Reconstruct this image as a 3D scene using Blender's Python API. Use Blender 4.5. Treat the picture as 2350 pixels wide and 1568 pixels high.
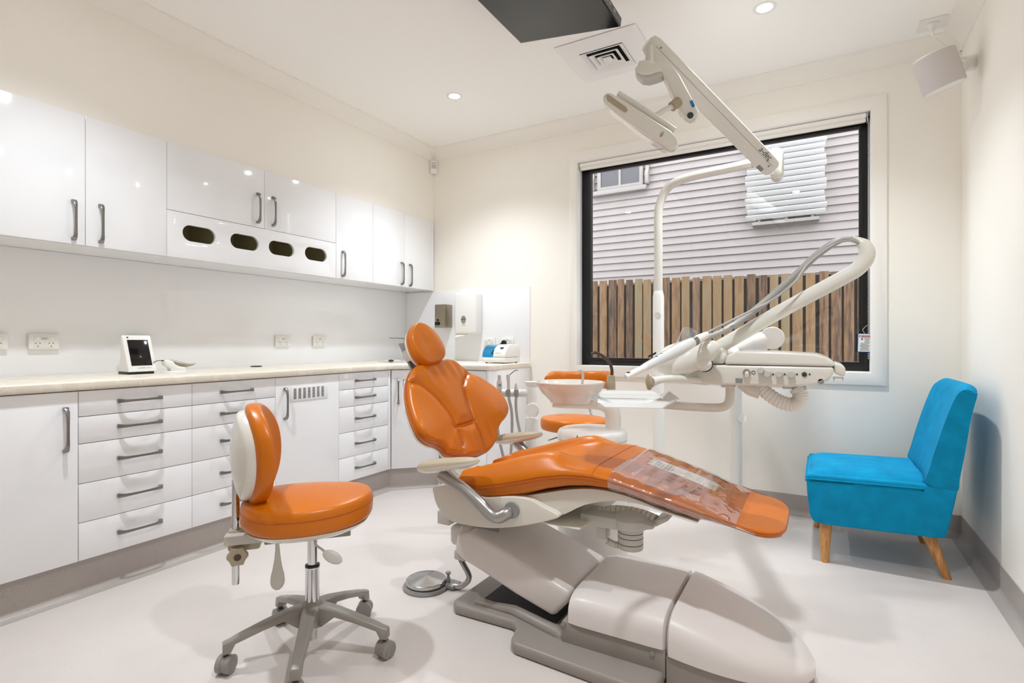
import bpy, bmesh, math, random
from mathutils import Vector, Matrix
for o in list(bpy.data.objects): bpy.data.objects.remove(o, do_unlink=True)
scene = bpy.context.scene
COL = scene.collection
random.seed(7)

# ------------------------------------------------------------------ camera
F = 1228.5; CX = 1175.0; HY = 783.0; CH = 1.066; TH = math.radians(30.0)
cam = bpy.data.cameras.new('camera'); cam.sensor_width = 36; cam.lens = F * 36 / 2350.0
cam.shift_y = -1.0 / 2350; cam.clip_start = 0.02
camo = bpy.data.objects.new('camera', cam); COL.objects.link(camo)
camo.location = (0, 0, CH); camo.rotation_euler = (math.pi / 2, 0, TH)
scene.camera = camo

# ------------------------------------------------------------------ world, exposure
w = bpy.data.worlds.new('sky'); scene.world = w; w.use_nodes = True
bg = w.node_tree.nodes['Background']
bg.inputs[0].default_value = (0.93, 0.965, 1.0, 1); bg.inputs[1].default_value = 3.4
scene.view_settings.view_transform = 'Standard'; scene.view_settings.look = 'None'
scene.view_settings.exposure = 0.56; scene.view_settings.gamma = 1.0
scene.view_settings.use_curve_mapping = False
SPOT_W = 84.0; WIDE_W = 1.3; LENS_E = 20.0
scene.cycles.max_bounces = 16; scene.cycles.diffuse_bounces = 10

# ------------------------------------------------------------------ photo pixel -> place
def ray(px, py):
    u = (px - CX) / F; v = (HY - py) / F; c, s = math.cos(TH), math.sin(TH)
    return Vector((-s + c * u, c + s * u, v))
def P(px, py, X=None, Y=None, Z=None, T=None):
    d = ray(px, py)
    if X is not None: k = X / d.x
    elif Y is not None: k = Y / d.y
    elif Z is not None: k = (Z - CH) / d.z
    else: k = T
    return Vector((0, 0, CH)) + d * k
def onplane(px, py, O, N):
    d = ray(px, py); c = Vector((0, 0, CH)); return c + d * ((O - c).dot(N) / d.dot(N))

# ------------------------------------------------------------------ materials
def lin(h):
    h = h.lstrip('#'); r = [int(h[i:i + 2], 16) / 255 for i in (0, 2, 4)]
    return tuple((c / 12.92 if c <= .04045 else ((c + .055) / 1.055) ** 2.4) for c in r) + (1,)
MATS = {}
def mat(name, col, rough=.5, metal=0.0, coat=0.0, bump=None, var=None, spec=.5, emit=0, trans=0, sheen=0):
    m = bpy.data.materials.new(name); m.use_nodes = True; nt = m.node_tree
    b = nt.nodes['Principled BSDF']; c = lin(col)
    b.inputs['Base Color'].default_value = c; b.inputs['Roughness'].default_value = rough
    b.inputs['Metallic'].default_value = metal; b.inputs['Coat Weight'].default_value = coat
    b.inputs['Coat Roughness'].default_value = .05
    b.inputs['Specular IOR Level'].default_value = spec
    b.inputs['Transmission Weight'].default_value = trans
    if sheen: b.inputs['Sheen Weight'].default_value = sheen
    if emit:
        b.inputs['Emission Color'].default_value = c; b.inputs['Emission Strength'].default_value = emit
    tc = nt.nodes.new('ShaderNodeTexCoord')
    if var:
        n = nt.nodes.new('ShaderNodeTexNoise'); n.inputs['Scale'].default_value = var[0]; n.inputs['Detail'].default_value = 5
        nt.links.new(tc.outputs['Object'], n.inputs['Vector'])
        r = nt.nodes.new('ShaderNodeValToRGB'); a = var[1]
        r.color_ramp.elements[0].position = .3; r.color_ramp.elements[1].position = .7
        r.color_ramp.elements[0].color = tuple(x * (1 - a) for x in c[:3]) + (1,)
        r.color_ramp.elements[1].color = tuple(min(1, x * (1 + a)) for x in c[:3]) + (1,)
        nt.links.new(n.outputs['Fac'], r.inputs['Fac']); nt.links.new(r.outputs['Color'], b.inputs['Base Color'])
    if bump:
        n = nt.nodes.new('ShaderNodeTexNoise'); n.inputs['Scale'].default_value = bump[0]; n.inputs['Detail'].default_value = 4
        nt.links.new(tc.outputs['Object'], n.inputs['Vector'])
        bp = nt.nodes.new('ShaderNodeBump'); bp.inputs['Strength'].default_value = bump[1]; bp.inputs['Distance'].default_value = .004
        nt.links.new(n.outputs['Fac'], bp.inputs['Height']); nt.links.new(bp.outputs['Normal'], b.inputs['Normal'])
    MATS[name] = m; return m

mat('wall_paint', '#F6F2EA', .75, var=(3, .012), bump=(160, .03))
mat('ceiling_paint', '#FAF9F7', .8, var=(2, .01))
mat('trim_paint', '#F6F3ED', .45)
mat('cab_gloss', '#F1F2F5', .09, coat=.3, spec=.55)
mat('cab_edge', '#C9CACC', .5)
mat('cab_inner', '#C2BB96', .7)
mat('splash', '#F3F4F7', .06, coat=.3)
mat('handle_steel', '#8E8D8B', .3, metal=1, bump=(400, .05))
mat('steel', '#B9B8B6', .18, metal=1)
mat('soap_steel', '#A39A86', .33, metal=1, var=(40, .06))
mat('chrome', '#D8D8DA', .06, metal=1)
mat('silver_paint', '#A9A7A6', .3, metal=.75)
mat('black', '#0B0B0C', .35)
mat('black_gloss', '#171514', .10, spec=.4)
mat('frame_black', '#050506', .3)
mat('dark_void', '#050505', .9)
mat('white_plastic', '#EEEDEA', .28, coat=.2)
mat('white_satin', '#EAE8E3', .4)
mat('cream_shell', '#DFDCD4', .22, coat=.4)
mat('chair_shell', '#D9D5CB', .32, coat=.15)
mat('grey_plastic', '#8F8882', .38)
mat('taupe_plastic', '#DAD3D0', .33, coat=.1)
mat('stool_base', '#8F8A84', .36)
mat('light_grey', '#C4C1BC', .35)
mat('mid_grey', '#8C8A88', .4)
mat('tube_grey', '#A8A6A3', .4)
mat('pad_grey', '#A99B80', .4)
mat('arm_pad', '#B3A891', .42)
mat('leather', '#C86B00', .32, bump=(140, .05), var=(7, .04), spec=.4)
mat('stitch', '#A8480A', .5)
mat('leather_seam', '#B35406', .42)
mat('velvet', '#048CBA', .9, var=(14, .12), spec=.2, bump=(220, .12))
mat('blue_accent', '#1F7FC4', .3)
mat('blue_clip', '#1C5FB4', .3)
mat('paper', '#EFEEEA', .8)
mat('ink', '#3A3A3C', .7)
mat('ink_black', '#151515', .5)
mat('red_ink', '#A32020', .5)
mat('tag_blue', '#0F5FA8', .4)
mat('clapboard', '#857D7C', .6, var=(6, .03))
mat('shutter_white', '#F2F1F1', .5)
mat('slat_paint', '#A3A1A1', .5)
mat('house_trim', '#7E7876', .6)
mat('dark_glass', '#241F2B', .08, coat=.5, var=(5, .5))
mat('ground', '#B9B4AC', .9, var=(9, .3))
mat('porcelain', '#EDE8E2', .08, coat=.6)
mat('fabric_grille', '#D3CDCB', .8, bump=(900, .4))
mat('vinyl_cove', '#B0A8A4', .5)
mat('lens', '#FFF6E6', .4, emit=LENS_E)
mat('brown_tube', '#4A3C30', .35)
mat('fence_gap_shade', '#1C130D', .9)
mat('screen_dark', '#3A3433', .8)
mat('tray_white', '#DCDCDA', .12, coat=.4)

def node_mat(name):
    m = bpy.data.materials.new(name); m.use_nodes = True; MATS[name] = m
    return m, m.node_tree, m.node_tree.nodes['Principled BSDF']
def speckle(name, base, dark, light, rough, tone, few=0.0):
    m, nt, b = node_mat(name); N = nt.nodes.new; L = nt.links.new
    tc = N('ShaderNodeTexCoord'); b.inputs['Roughness'].default_value = rough
    n = N('ShaderNodeTexNoise'); n.inputs['Scale'].default_value = 3; L(tc.outputs['Object'], n.inputs['Vector'])
    r0 = N('ShaderNodeValToRGB'); c = lin(base)
    r0.color_ramp.elements[0].position = .35; r0.color_ramp.elements[1].position = .65
    r0.color_ramp.elements[0].color = tuple(x * (1 - tone) for x in c[:3]) + (1,)
    r0.color_ramp.elements[1].color = tuple(x * (1 + tone) for x in c[:3]) + (1,)
    L(n.outputs['Fac'], r0.inputs['Fac']); prev = r0.outputs['Color']
    for col, sc, th, rnd in ((dark, 95, .14, .55), (light, 120, .17, .6)):
        v = N('ShaderNodeTexVoronoi'); v.inputs['Scale'].default_value = sc; L(tc.outputs['Object'], v.inputs['Vector'])
        lt = N('ShaderNodeMath'); lt.operation = 'LESS_THAN'; lt.inputs[1].default_value = th; L(v.outputs['Distance'], lt.inputs[0])
        sp = N('ShaderNodeSeparateColor'); L(v.outputs['Color'], sp.inputs[0])
        gt = N('ShaderNodeMath'); gt.operation = 'GREATER_THAN'; gt.inputs[1].default_value = rnd + few; L(sp.outputs[0], gt.inputs[0])
        mu = N('ShaderNodeMath'); mu.operation = 'MULTIPLY'; L(lt.outputs[0], mu.inputs[0]); L(gt.outputs[0], mu.inputs[1])
        mx = N('ShaderNodeMix'); mx.data_type = 'RGBA'; L(mu.outputs[0], mx.inputs['Factor'])
        L(prev, mx.inputs['A']); mx.inputs['B'].default_value = lin(col); prev = mx.outputs['Result']
    L(prev, b.inputs['Base Color']); return m
speckle('floor_vinyl', '#D1C9C5', '#B3A9A2', '#DDD7D2', .38, .03, .18)
speckle('cove_vinyl', '#ADA5A0', '#857D78', '#BFB8B4', .45, .05)

def marble():
    m, nt, b = node_mat('benchtop'); N = nt.nodes.new; L = nt.links.new
    tc = N('ShaderNodeTexCoord'); b.inputs['Roughness'].default_value = .32
    n = N('ShaderNodeTexNoise'); n.inputs['Scale'].default_value = 7; n.inputs['Detail'].default_value = 8; n.inputs['Distortion'].default_value = 1.6
    L(tc.outputs['Object'], n.inputs['Vector'])
    r = N('ShaderNodeValToRGB'); e = r.color_ramp.elements
    e[0].position = .30; e[0].color = lin('#E2DACA'); e[1].position = .72; e[1].color = lin('#EFEAE0')
    k = r.color_ramp.elements.new(.485); k.color = lin('#E6DECF'); k = r.color_ramp.elements.new(.5); k.color = lin('#DCD2C2'); k = r.color_ramp.elements.new(.515); k.color = lin('#E8E1D4')
    L(n.outputs['Fac'], r.inputs['Fac']); L(r.outputs['Color'], b.inputs['Base Color'])
marble()
def wood(name, stops, scale, vec, rnd):
    m, nt, b = node_mat(name); N = nt.nodes.new; L = nt.links.new
    tc = N('ShaderNodeTexCoord'); mp = N('ShaderNodeMapping'); mp.inputs['Scale'].default_value = vec; L(tc.outputs['Object'], mp.inputs['Vector'])
    oi = N('ShaderNodeObjectInfo'); ad = N('ShaderNodeVectorMath'); ad.operation = 'ADD'
    ml = N('ShaderNodeMath'); ml.operation = 'MULTIPLY'; ml.inputs[1].default_value = 40; L(oi.outputs['Random'], ml.inputs[0])
    cb = N('ShaderNodeCombineXYZ'); L(ml.outputs[0], cb.inputs[0]); L(ml.outputs[0], cb.inputs[2])
    L(mp.outputs[0], ad.inputs[0]); L(cb.outputs[0], ad.inputs[1])
    n = N('ShaderNodeTexNoise'); n.inputs['Scale'].default_value = scale; n.inputs['Detail'].default_value = 9; n.inputs['Roughness'].default_value = .65
    L(ad.outputs[0], n.inputs['Vector'])
    mm = N('ShaderNodeMath'); mm.operation = 'MULTIPLY_ADD'; mm.inputs[1].default_value = rnd; mm.inputs[2].default_value = -rnd / 2
    L(oi.outputs['Random'], mm.inputs[0]); a2 = N('ShaderNodeMath'); a2.operation = 'ADD'; L(n.outputs['Fac'], a2.inputs[0]); L(mm.outputs[0], a2.inputs[1])
    r = N('ShaderNodeValToRGB'); els = r.color_ramp.elements
    els[0].position = stops[0][0]; els[0].color = lin(stops[0][1]); els[1].position = stops[-1][0]; els[1].color = lin(stops[-1][1])
    for p, c in stops[1:-1]: k = els.new(p); k.color = lin(c)
    L(a2.outputs[0], r.inputs['Fac']); L(r.outputs['Color'], b.inputs['Base Color']); b.inputs['Roughness'].default_value = .7
    bp = N('ShaderNodeBump'); bp.inputs['Strength'].default_value = .4; bp.inputs['Distance'].default_value = .004
    L(n.outputs['Fac'], bp.inputs['Height']); L(bp.outputs['Normal'], b.inputs['Normal'])
wood('fence_wood', [(.22, '#140B06'), (.36, '#3C2616'), (.5, '#60442B'), (.62, '#705535'), (.78, '#6A5F48')], 6, (9, 9, 1.0), .42)
wood('oak_leg', [(.3, '#A8703C'), (.5, '#C28B54'), (.7, '#D9A772')], 10, (6, 6, 1.0), .05)
def glassy(name, tint, f0, rough=0.0, bump=None):
    """thin clear sheet: tinted see-through plus a mirror part growing towards grazing angles"""
    m = bpy.data.materials.new(name); m.use_nodes = True; nt = m.node_tree; nt.nodes.clear(); N = nt.nodes.new; L = nt.links.new
    o = N('ShaderNodeOutputMaterial'); mx = N('ShaderNodeMixShader'); t = N('ShaderNodeBsdfTransparent'); g = N('ShaderNodeBsdfGlossy'); lw = N('ShaderNodeLayerWeight')
    lw.inputs[0].default_value = .5; t.inputs[0].default_value = tint; g.inputs['Roughness'].default_value = rough; g.inputs[0].default_value = (1, 1, 1, 1)
    p = N('ShaderNodeMath'); p.operation = 'POWER'; p.inputs[1].default_value = 4.0; L(lw.outputs['Facing'], p.inputs[0])
    q = N('ShaderNodeMath'); q.operation = 'MULTIPLY_ADD'; q.inputs[1].default_value = 1 - f0; q.inputs[2].default_value = f0; L(p.outputs[0], q.inputs[0])
    if bump:
        n = N('ShaderNodeTexNoise'); n.inputs['Scale'].default_value = bump[0]; n.inputs['Detail'].default_value = 3
        b = N('ShaderNodeBump'); b.inputs['Strength'].default_value = bump[1]; b.inputs['Distance'].default_value = .01
        c = N('ShaderNodeTexCoord'); L(c.outputs['Object'], n.inputs['Vector']); L(n.outputs['Fac'], b.inputs['Height']); L(b.outputs['Normal'], g.inputs['Normal'])
    L(q.outputs[0], mx.inputs[0]); L(t.outputs[0], mx.inputs[1]); L(g.outputs[0], mx.inputs[2]); L(mx.outputs[0], o.inputs[0]); MATS[name] = m; return m
glassy('pane', (.97, .98, .98, 1), .04)
glassy('clear_plastic', (.93, .91, .91, 1), .22, .05, (7, .35))
glassy('clear_shield', (.95, .95, .95, 1), .06)
glassy('blue_lid', (.30, .76, .93, 1), .05)
glassy('film', (.93, .94, .96, 1), .08, .08)

# ------------------------------------------------------------------ mesh building
def cr(pts, n=8, closed=False):
    """Catmull-Rom through points (any dimension)."""
    pts = [Vector(p) for p in pts]; out = []; m = len(pts)
    rng = range(m) if closed else range(m - 1)
    for i in rng:
        if closed: a, b, c, d = pts[(i - 1) % m], pts[i], pts[(i + 1) % m], pts[(i + 2) % m]
        else: b, c = pts[i], pts[i + 1]; a = pts[i - 1] if i else b * 2 - c; d = pts[i + 2] if i + 2 < m else c * 2 - b
        for k in range(n):
            t = k / n
            out.append(.5 * ((2 * b) + (c - a) * t + (2 * a - 5 * b + 4 * c - d) * t * t + (3 * b - a - 3 * c + d) * t ** 3))
    if not closed: out.append(pts[-1])
    return out
X_, Y_, Z_ = Vector((1, 0, 0)), Vector((0, 1, 0)), Vector((0, 0, 1))
class B:
    def __init__(s): s.v = []; s.f = []
    def add(s, vs, fs):
        o = len(s.v); s.v += [Vector(p) for p in vs]; s.f += [[i + o for i in f] for f in fs]; return s
    def box(s, a, b):
        x0, y0, z0 = [min(p, q) for p, q in zip(a, b)]; x1, y1, z1 = [max(p, q) for p, q in zip(a, b)]
        return s.obox(Vector(((x0 + x1) / 2, (y0 + y1) / 2, (z0 + z1) / 2)), (X_, Y_, Z_), ((x1 - x0) / 2, (y1 - y0) / 2, (z1 - z0) / 2))
    def obox(s, c, ax, h):
        c = Vector(c); vs = [c + ax[0] * h[0] * i + ax[1] * h[1] * j + ax[2] * h[2] * k for i in (-1, 1) for j in (-1, 1) for k in (-1, 1)]
        return s.add(vs, [(0, 1, 3, 2), (4, 6, 7, 5), (0, 4, 5, 1), (2, 3, 7, 6), (0, 2, 6, 4), (1, 5, 7, 3)])
    def loft(s, rings, cap0=True, cap1=True, closed=False):
        n = len(rings[0]); vs = [p for r in rings for p in r]; fs = []; m = len(rings)
        for i in range(m if closed else m - 1):
            a, b = i * n, ((i + 1) % m) * n
            for j in range(n): k = (j + 1) % n; fs.append((a + j, a + k, b + k, b + j))
        if not closed:
            if cap0: fs.append(tuple(range(n))[::-1])
            if cap1: fs.append(tuple((m - 1) * n + j for j in range(n)))
        return s.add(vs, fs)
    def tube(s, path, r, n=12, closed=False, flat=1.0, up=None):
        path = [Vector(p) for p in path]; m = len(path)
        rs = r if isinstance(r, (list, tuple)) else [r] * m
        if len(rs) != m: rs = [rs[0] + (rs[-1] - rs[0]) * i / (m - 1) for i in range(m)]
        tan = []
        for i in range(m):
            if closed: t = path[(i + 1) % m] - path[i - 1]
            else: t = path[min(i + 1, m - 1)] - path[max(i - 1, 0)]
            tan.append(t.normalized())
        ref = Vector(up) if up else (Z_ if abs(tan[0].z) < .9 else X_)
        u = (ref - tan[0] * ref.dot(tan[0])).normalized(); rings = []
        for i in range(m):
            u = (u - tan[i] * u.dot(tan[i])).normalized(); w_ = tan[i].cross(u)
            rings.append([path[i] + (u * math.cos(2 * math.pi * k / n) * flat + w_ * math.sin(2 * math.pi * k / n)) * rs[i] for k in range(n)])
        return s.loft(rings, closed=closed)
    def lathe(s, prof, o=(0, 0, 0), axis=Z_, n=32, ref=None, sx=1.0):
        o = Vector(o); axis = Vector(axis).normalized(); ref = Vector(ref) if ref else (X_ if abs(axis.x) < .9 else Y_)
        u = (ref - axis * ref.dot(axis)).normalized(); w_ = axis.cross(u)
        rings = [[o + axis * z + (u * math.cos(2 * math.pi * k / n) * sx + w_ * math.sin(2 * math.pi * k / n)) * max(r, 1e-5) for k in range(n)] for r, z in prof]
        return s.loft(rings)
    def cyl(s, a, b, r, r2=None, n=24):
        a = Vector(a); b = Vector(b); d = b - a
        return s.lathe([(r, 0), (r if r2 is None else r2, d.length)], a, d, n)
    def ell(s, c, ax, rad, n=24, m=12, p=1.0):
        c = Vector(c); rings = []
        for i in range(1, m):
            a = -math.pi / 2 + math.pi * i / m; ca, sa = math.cos(a), math.sin(a)
            rings.append([c + ax[0] * rad[0] * ca * math.cos(2 * math.pi * k / n) + ax[1] * rad[1] * ca * math.sin(2 * math.pi * k / n) + ax[2] * rad[2] * sa for k in range(n)])
        return s.loft(rings)
    def prism(s, poly, ext):
        ext = Vector(ext); poly = [Vector(p) for p in poly]; n = len(poly)
        return s.add(poly + [p + ext for p in poly], [tuple(range(n))[::-1], tuple(range(n, 2 * n))] + [(i, (i + 1) % n, n + (i + 1) % n, n + i) for i in range(n)])
    def plate(s, outer, holes, O, U, V, ext):
        """flat plate with holes: loops are (u, v) lists"""
        bm = bmesh.new(); O = Vector(O); ext = Vector(ext); loops = []
        for lp in [outer] + holes:
            vs = [bm.verts.new(O + U * a + V * b) for a, b in lp]; loops.append(len(vs))
            for i in range(len(vs)): bm.edges.new((vs[i], vs[(i + 1) % len(vs)]))
        bmesh.ops.triangle_fill(bm, use_beauty=True, use_dissolve=False, edges=bm.edges[:])
        bm.verts.index_update(); vs = [v.co.copy() for v in bm.verts]; fs = [tuple(v.index for v in f.verts) for f in bm.faces]; bm.free()
        n = len(vs); allf = [f for f in fs] + [tuple(i + n for i in f[::-1]) for f in fs]; k = 0
        for c in loops:
            allf += [(k + i, k + (i + 1) % c, n + k + (i + 1) % c, n + k + i) for i in range(c)]; k += c
        return s.add(vs + [v + ext for v in vs], allf)
WO = {}
CNT = {}
def build(name, b, m, parent=None, bevel=0, seg=2, smooth=True, angle=38, sub=0, bang=30):
    bm = bmesh.new(); vs = [bm.verts.new(p) for p in b.v]
    for f in b.f:
        try: bm.faces.new([vs[i] for i in f])
        except ValueError: pass
    bmesh.ops.remove_doubles(bm, verts=bm.verts[:], dist=1e-6)
    bmesh.ops.recalc_face_normals(bm, faces=bm.faces[:])
    if bevel:
        ed = [e for e in bm.edges if len(e.link_faces) == 2 and e.calc_face_angle(0) > math.radians(bang)]
        bmesh.ops.bevel(bm, geom=ed, offset=bevel, segments=seg, profile=.5, affect='EDGES', clamp_overlap=True)
    co = [v.co for v in bm.verts]
    org = Vector(((min(c.x for c in co) + max(c.x for c in co)) / 2, (min(c.y for c in co) + max(c.y for c in co)) / 2, min(c.z for c in co)))
    bmesh.ops.translate(bm, vec=-org, verts=bm.verts[:])
    me = bpy.data.meshes.new(name); bm.to_mesh(me); bm.free()
    if smooth:
        me.polygons.foreach_set('use_smooth', [True] * len(me.polygons))
        me.set_sharp_from_angle(angle=math.radians(angle))
    me.materials.append(MATS[m])
    o = bpy.data.objects.new(name, me); COL.objects.link(o); place(o, org, parent)
    if sub:
        md = o.modifiers.new('subdivision', 'SUBSURF'); md.levels = sub; md.render_levels = sub
    return o
def place(o, org, parent):
    WO[o] = Vector(org)
    if parent is not None:
        o.parent = parent; o.location = Vector(org) - WO[parent]
    else: o.location = org
def tag(o, label, cat, group=None):
    o['label'] = label; o['category'] = cat
    if group: o['group'] = group
    return o
def thing(name, label, cat, loc, group=None):
    o = bpy.data.objects.new(name, None); COL.objects.link(o); o.empty_display_size = .1; place(o, Vector(loc), None); return tag(o, label, cat, group)
def struct(name, b, m, **k):
    o = build(name, b, m, **k)
    if o.parent is None: o['kind'] = 'structure'
    return o
def inst(me, name, loc, rot, parent):
    o = bpy.data.objects.new(name, me); COL.objects.link(o); place(o, loc, parent); o.rotation_euler = rot; return o
def text(s, size, O, U, V, m, parent, name='lettering', depth=.0004, shear=0):
    cu = bpy.data.curves.new('t', 'FONT'); cu.body = s; cu.size = size; cu.shear = shear; cu.align_x = 'CENTER'; cu.align_y = 'CENTER'; cu.extrude = 0
    to = bpy.data.objects.new('t', cu); COL.objects.link(to)
    dg = bpy.context.evaluated_depsgraph_get(); me = to.evaluated_get(dg).to_mesh()
    O = Vector(O); N = Vector(U).cross(Vector(V)).normalized(); b = B()
    b.add([O + Vector(U) * v.co.x + Vector(V) * v.co.y + N * depth for v in me.vertices], [tuple(p.vertices) for p in me.polygons])
    bpy.data.objects.remove(to, do_unlink=True); bpy.data.curves.remove(cu)
    return build(name, b, m, parent, smooth=False)
def pad(name, outline, O, U, V, N, back, edge, dome, m, parent, seams=(), groove=.012, gw=.010, extra=None, n=6, rings=26, power=2.2, skirt=.5, warp=None):
    """upholstered cushion from a smooth outline (u, v): rounded rim, domed front, sewn grooves"""
    ol = cr(outline, n, True); c = sum(ol, Vector((0, 0))) / len(ol)
    def dist(p):
        d = 9
        for sm in seams:
            for a, b in zip(sm[:-1], sm[1:]):
                ab = b - a; t = max(0, min(1, (p - a).dot(ab) / max(ab.length_squared, 1e-9))); d = min(d, (p - a - ab * t).length)
        return d
    sc = [(.02, -back), (.5, -back), (.9, -back), (.965, -back * .93), (.99, -back * .75), (1, -back * skirt), (1.0, 0)]
    prof = []
    for s_, h in sc: prof.append((s_, h, False))
    for i in range(1, 7):
        a = math.pi / 2 * i / 6; prof.append((1 - .07 * (1 - math.cos(a)), edge * math.sin(a), True))
    for i in range(1, rings): prof.append((.93 * (1 - i / rings) + .004, edge, True))
    R = []
    for s_, h, fr in prof:
        ring = []
        for p in ol:
            q = c + (p - c) * s_; hh = h
            if fr:
                hh += dome * (1 - s_ ** power)
                if seams:
                    dd = dist(q); hh -= groove * (.5 * math.exp(-(dd / gw) ** 2) + .5 * math.exp(-(dd / (gw * 4)) ** 2)) * min(1, (1.02 - s_) / .06)
                if extra: hh += extra(q.x, q.y, s_)
            if warp: hh += warp(q.x, q.y)
            ring.append(O + U * q.x + V * q.y + N * hh)
        R.append(ring)
    b = B(); b.loft(R); return build(name, b, m, parent, angle=80)
# ================================================================== the room
XL, XB, XU, XR, D, YF, HC = -3.265, -2.954, -2.94, .66, 3.73, -1.75, 2.725
XC = -2.667                       # fronts of the base cabinets
ZC0, ZC1 = .862, .900             # benchtop
ZU0, ZU1 = 1.506, 2.107           # wall cabinets
struct('floor', B().box((XL - .1, YF - .1, -.08), (XR + .1, D + .1, 0)), 'floor_vinyl', smooth=False)
struct('ceiling', B().box((XL - .1, YF - .1, HC), (XR + .1, D + .1, HC + .1)), 'ceiling_paint', smooth=False)
struct('wall_left', B().box((XL - .1, YF - .1, 0), (XL, D, HC)), 'wall_paint', smooth=False)
struct('wall_left_bulkhead', B().box((XL, YF, ZU1 + .002), (XB, D, HC)), 'wall_paint', smooth=False)
struct('wall_right', B().box((XR, YF - .1, 0), (XR + .1, D, HC)), 'wall_paint', smooth=False)
struct('wall_front', B().box((XL, YF - .1, 0), (XR, YF, HC)), 'wall_paint', smooth=False)
OX0, OX1, OZ0, OZ1 = -1.586, .2535, .880, 2.408           # window opening
rc = lambda a, b, c, d: [(a, c), (b, c), (b, d), (a, d)]
struct('wall_back', B().plate(rc(XL - .1, XR + .1, 0, HC), [rc(OX0, OX1, OZ0, OZ1)], (0, D, 0), X_, Z_, (0, .16, 0)), 'wall_paint', smooth=False)
def cornice(name, a, b, out):
    a, b, out = Vector(a), Vector(b), Vector(out); c = .087; d = (b - a).normalized()
    pr = [(0, 0), (0, -c), (.008, -c)]
    for i in range(9):
        t = math.pi / 2 * i / 8; pr.append((c - .004 - (c - .012) * math.cos(t), -c + .004 + (c - .012) * math.sin(t)))
    pr += [(c, -.008), (c, 0)]
    q = [a + out * x + Z_ * z for x, z in pr]; return struct(name, B().prism(q, b - a), 'trim_paint', angle=25)
cornice('trim_1', (XB, D, HC), (XR, D, HC), (0, -1, 0))
cornice('trim_2', (XB, YF, HC), (XB, D, HC), (1, 0, 0))
cornice('trim_3', (XR, YF, HC), (XR, D, HC), (-1, 0, 0))
def cove(name, pts, h, outs):
    """vinyl skirting swept along a floor polyline, curving out onto the floor"""
    pr = [(0, h), (.004, h), (.004, .032)]
    for i in range(7):
        t = math.pi / 2 * i / 6; pr.append((.034 - .03 * math.cos(t), .032 - .0305 * math.sin(t)))
    pr += [(.05, .0012), (.05, 0), (0, 0)]
    b = B(); b.loft([[Vector(p) + Vector(o) * x + Z_ * z for x, z in pr] for p, o in zip(pts, outs)])
    return struct(name, b, 'cove_vinyl', angle=25)
cove('baseboard_back', [(-1.985, D, 0), (XR, D, 0)], .12, [(0, -1, 0)] * 2)
cove('baseboard_right', [(XR, YF, 0), (XR, D, 0)], .12, [(-1, 0, 0)] * 2)
k1 = math.tan(math.radians(22.5))
cove('baseboard_left', [(-2.70, YF, 0), (-2.70, 2.898, 0), (-2.433, 3.165, 0), (-1.995, 3.165, 0)], .1495, [(1, 0, 0), (1, -k1, 0), (k1, -1, 0), (0, -1, 0)])

# ------------------------------------------------------------------ window
win = struct('window_1', B().plate(rc(OX0 + .001, OX1 - .001, OZ0 + .001, OZ1 - .001), [rc(-1.511, .196, .941, 2.344)], (0, 3.808, 0), X_, Z_, (0, .05, 0)), 'frame_black', bevel=.003)
win['label'] = 'black aluminium window frame with one large fixed pane'
build('glazing_bead', B().plate(rc(-1.530, .215, .922, 2.363), [rc(-1.512, .197, .940, 2.345)], (0, 3.800, 0), X_, Z_, (0, .0079, 0)), 'frame_black', win, bevel=.002)
build('pane', B().box((-1.513, 3.828, .939), (.198, 3.834, 2.346)), 'pane', win, smooth=False)
tr = struct('trim_4', B().plate(rc(-1.647, .326, .810, 2.482), [rc(OX0 + .002, OX1 - .002, OZ0 + .002, OZ1 - .002)], (0, D - .016, 0), X_, Z_, (0, .0155, 0)), 'trim_paint', bevel=.002)
tr['label'] = 'flat white architrave around the window'
b = B()
for a, c in (((OX0, D - .012, OZ0), (OX0 + .006, 3.807, OZ1)), ((OX1 - .006, D - .012, OZ0), (OX1, 3.807, OZ1)), ((OX0 + .0065, D - .012, OZ0), (OX1 - .0065, 3.807, OZ0 + .006)), ((OX0 + .0065, D - .012, OZ1 - .006), (OX1 - .0065, 3.807, OZ1))): b.box(a, c)
struct('trim_5', b, 'shutter_white', smooth=False)['label'] = 'white window reveal lining'
# roller blind
bl = thing('roller_blind', 'rolled-up white roller blind along the top of the window', 'blind', (-.66, 3.765, 2.345))
build('cassette', B().box((OX0 + .012, 3.733, 2.372), (OX1 - .022, 3.79, 2.400)), 'trim_paint', bl, bevel=.008, seg=3)
build('fabric_roll', B().cyl((OX0 + .016, 3.765, 2.375), (OX1 - .03, 3.765, 2.375), .024), 'white_satin', bl)
build('bottom_rail', B().box((OX0 + .016, 3.744, 2.349), (OX1 - .026, 3.758, 2.371)), 'trim_paint', bl, bevel=.004)
for s_ in (OX0 + .0065, OX1 - .021): build('end_bracket', B().box((s_, 3.732, 2.352), (s_ + .0045, 3.792, 2.401)), 'light_grey', bl, bevel=.001)
b = B()
for i in range(150):
    z = 2.365 - i * .0094
    b.ell((OX1 - .0135, 3.748, z), (X_, Y_, Z_), (.0026, .0026, .0036), 6, 4)
    b.ell((OX1 - .0135, 3.770, z), (X_, Y_, Z_), (.0026, .0026, .0036), 6, 4)
ch = build('bead_chain', b, 'light_grey', bl); ch['kind'] = 'stuff'
tg = thing('warning_tag', 'small blue bordered warning card hanging on the blind chain', 'tag', P(1986, 806, Y=3.742))
tO = P(1984.5, 787, Y=3.742); tU = Vector((1, 0, -.015)).normalized(); tV = Vector((.03, 0, 1)).normalized()
tw, thh = .036, .055
build('card', B().obox(tO, (tU, Y_, tV), (tw, .0012, thh)), 'tag_blue', tg, smooth=False)
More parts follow.
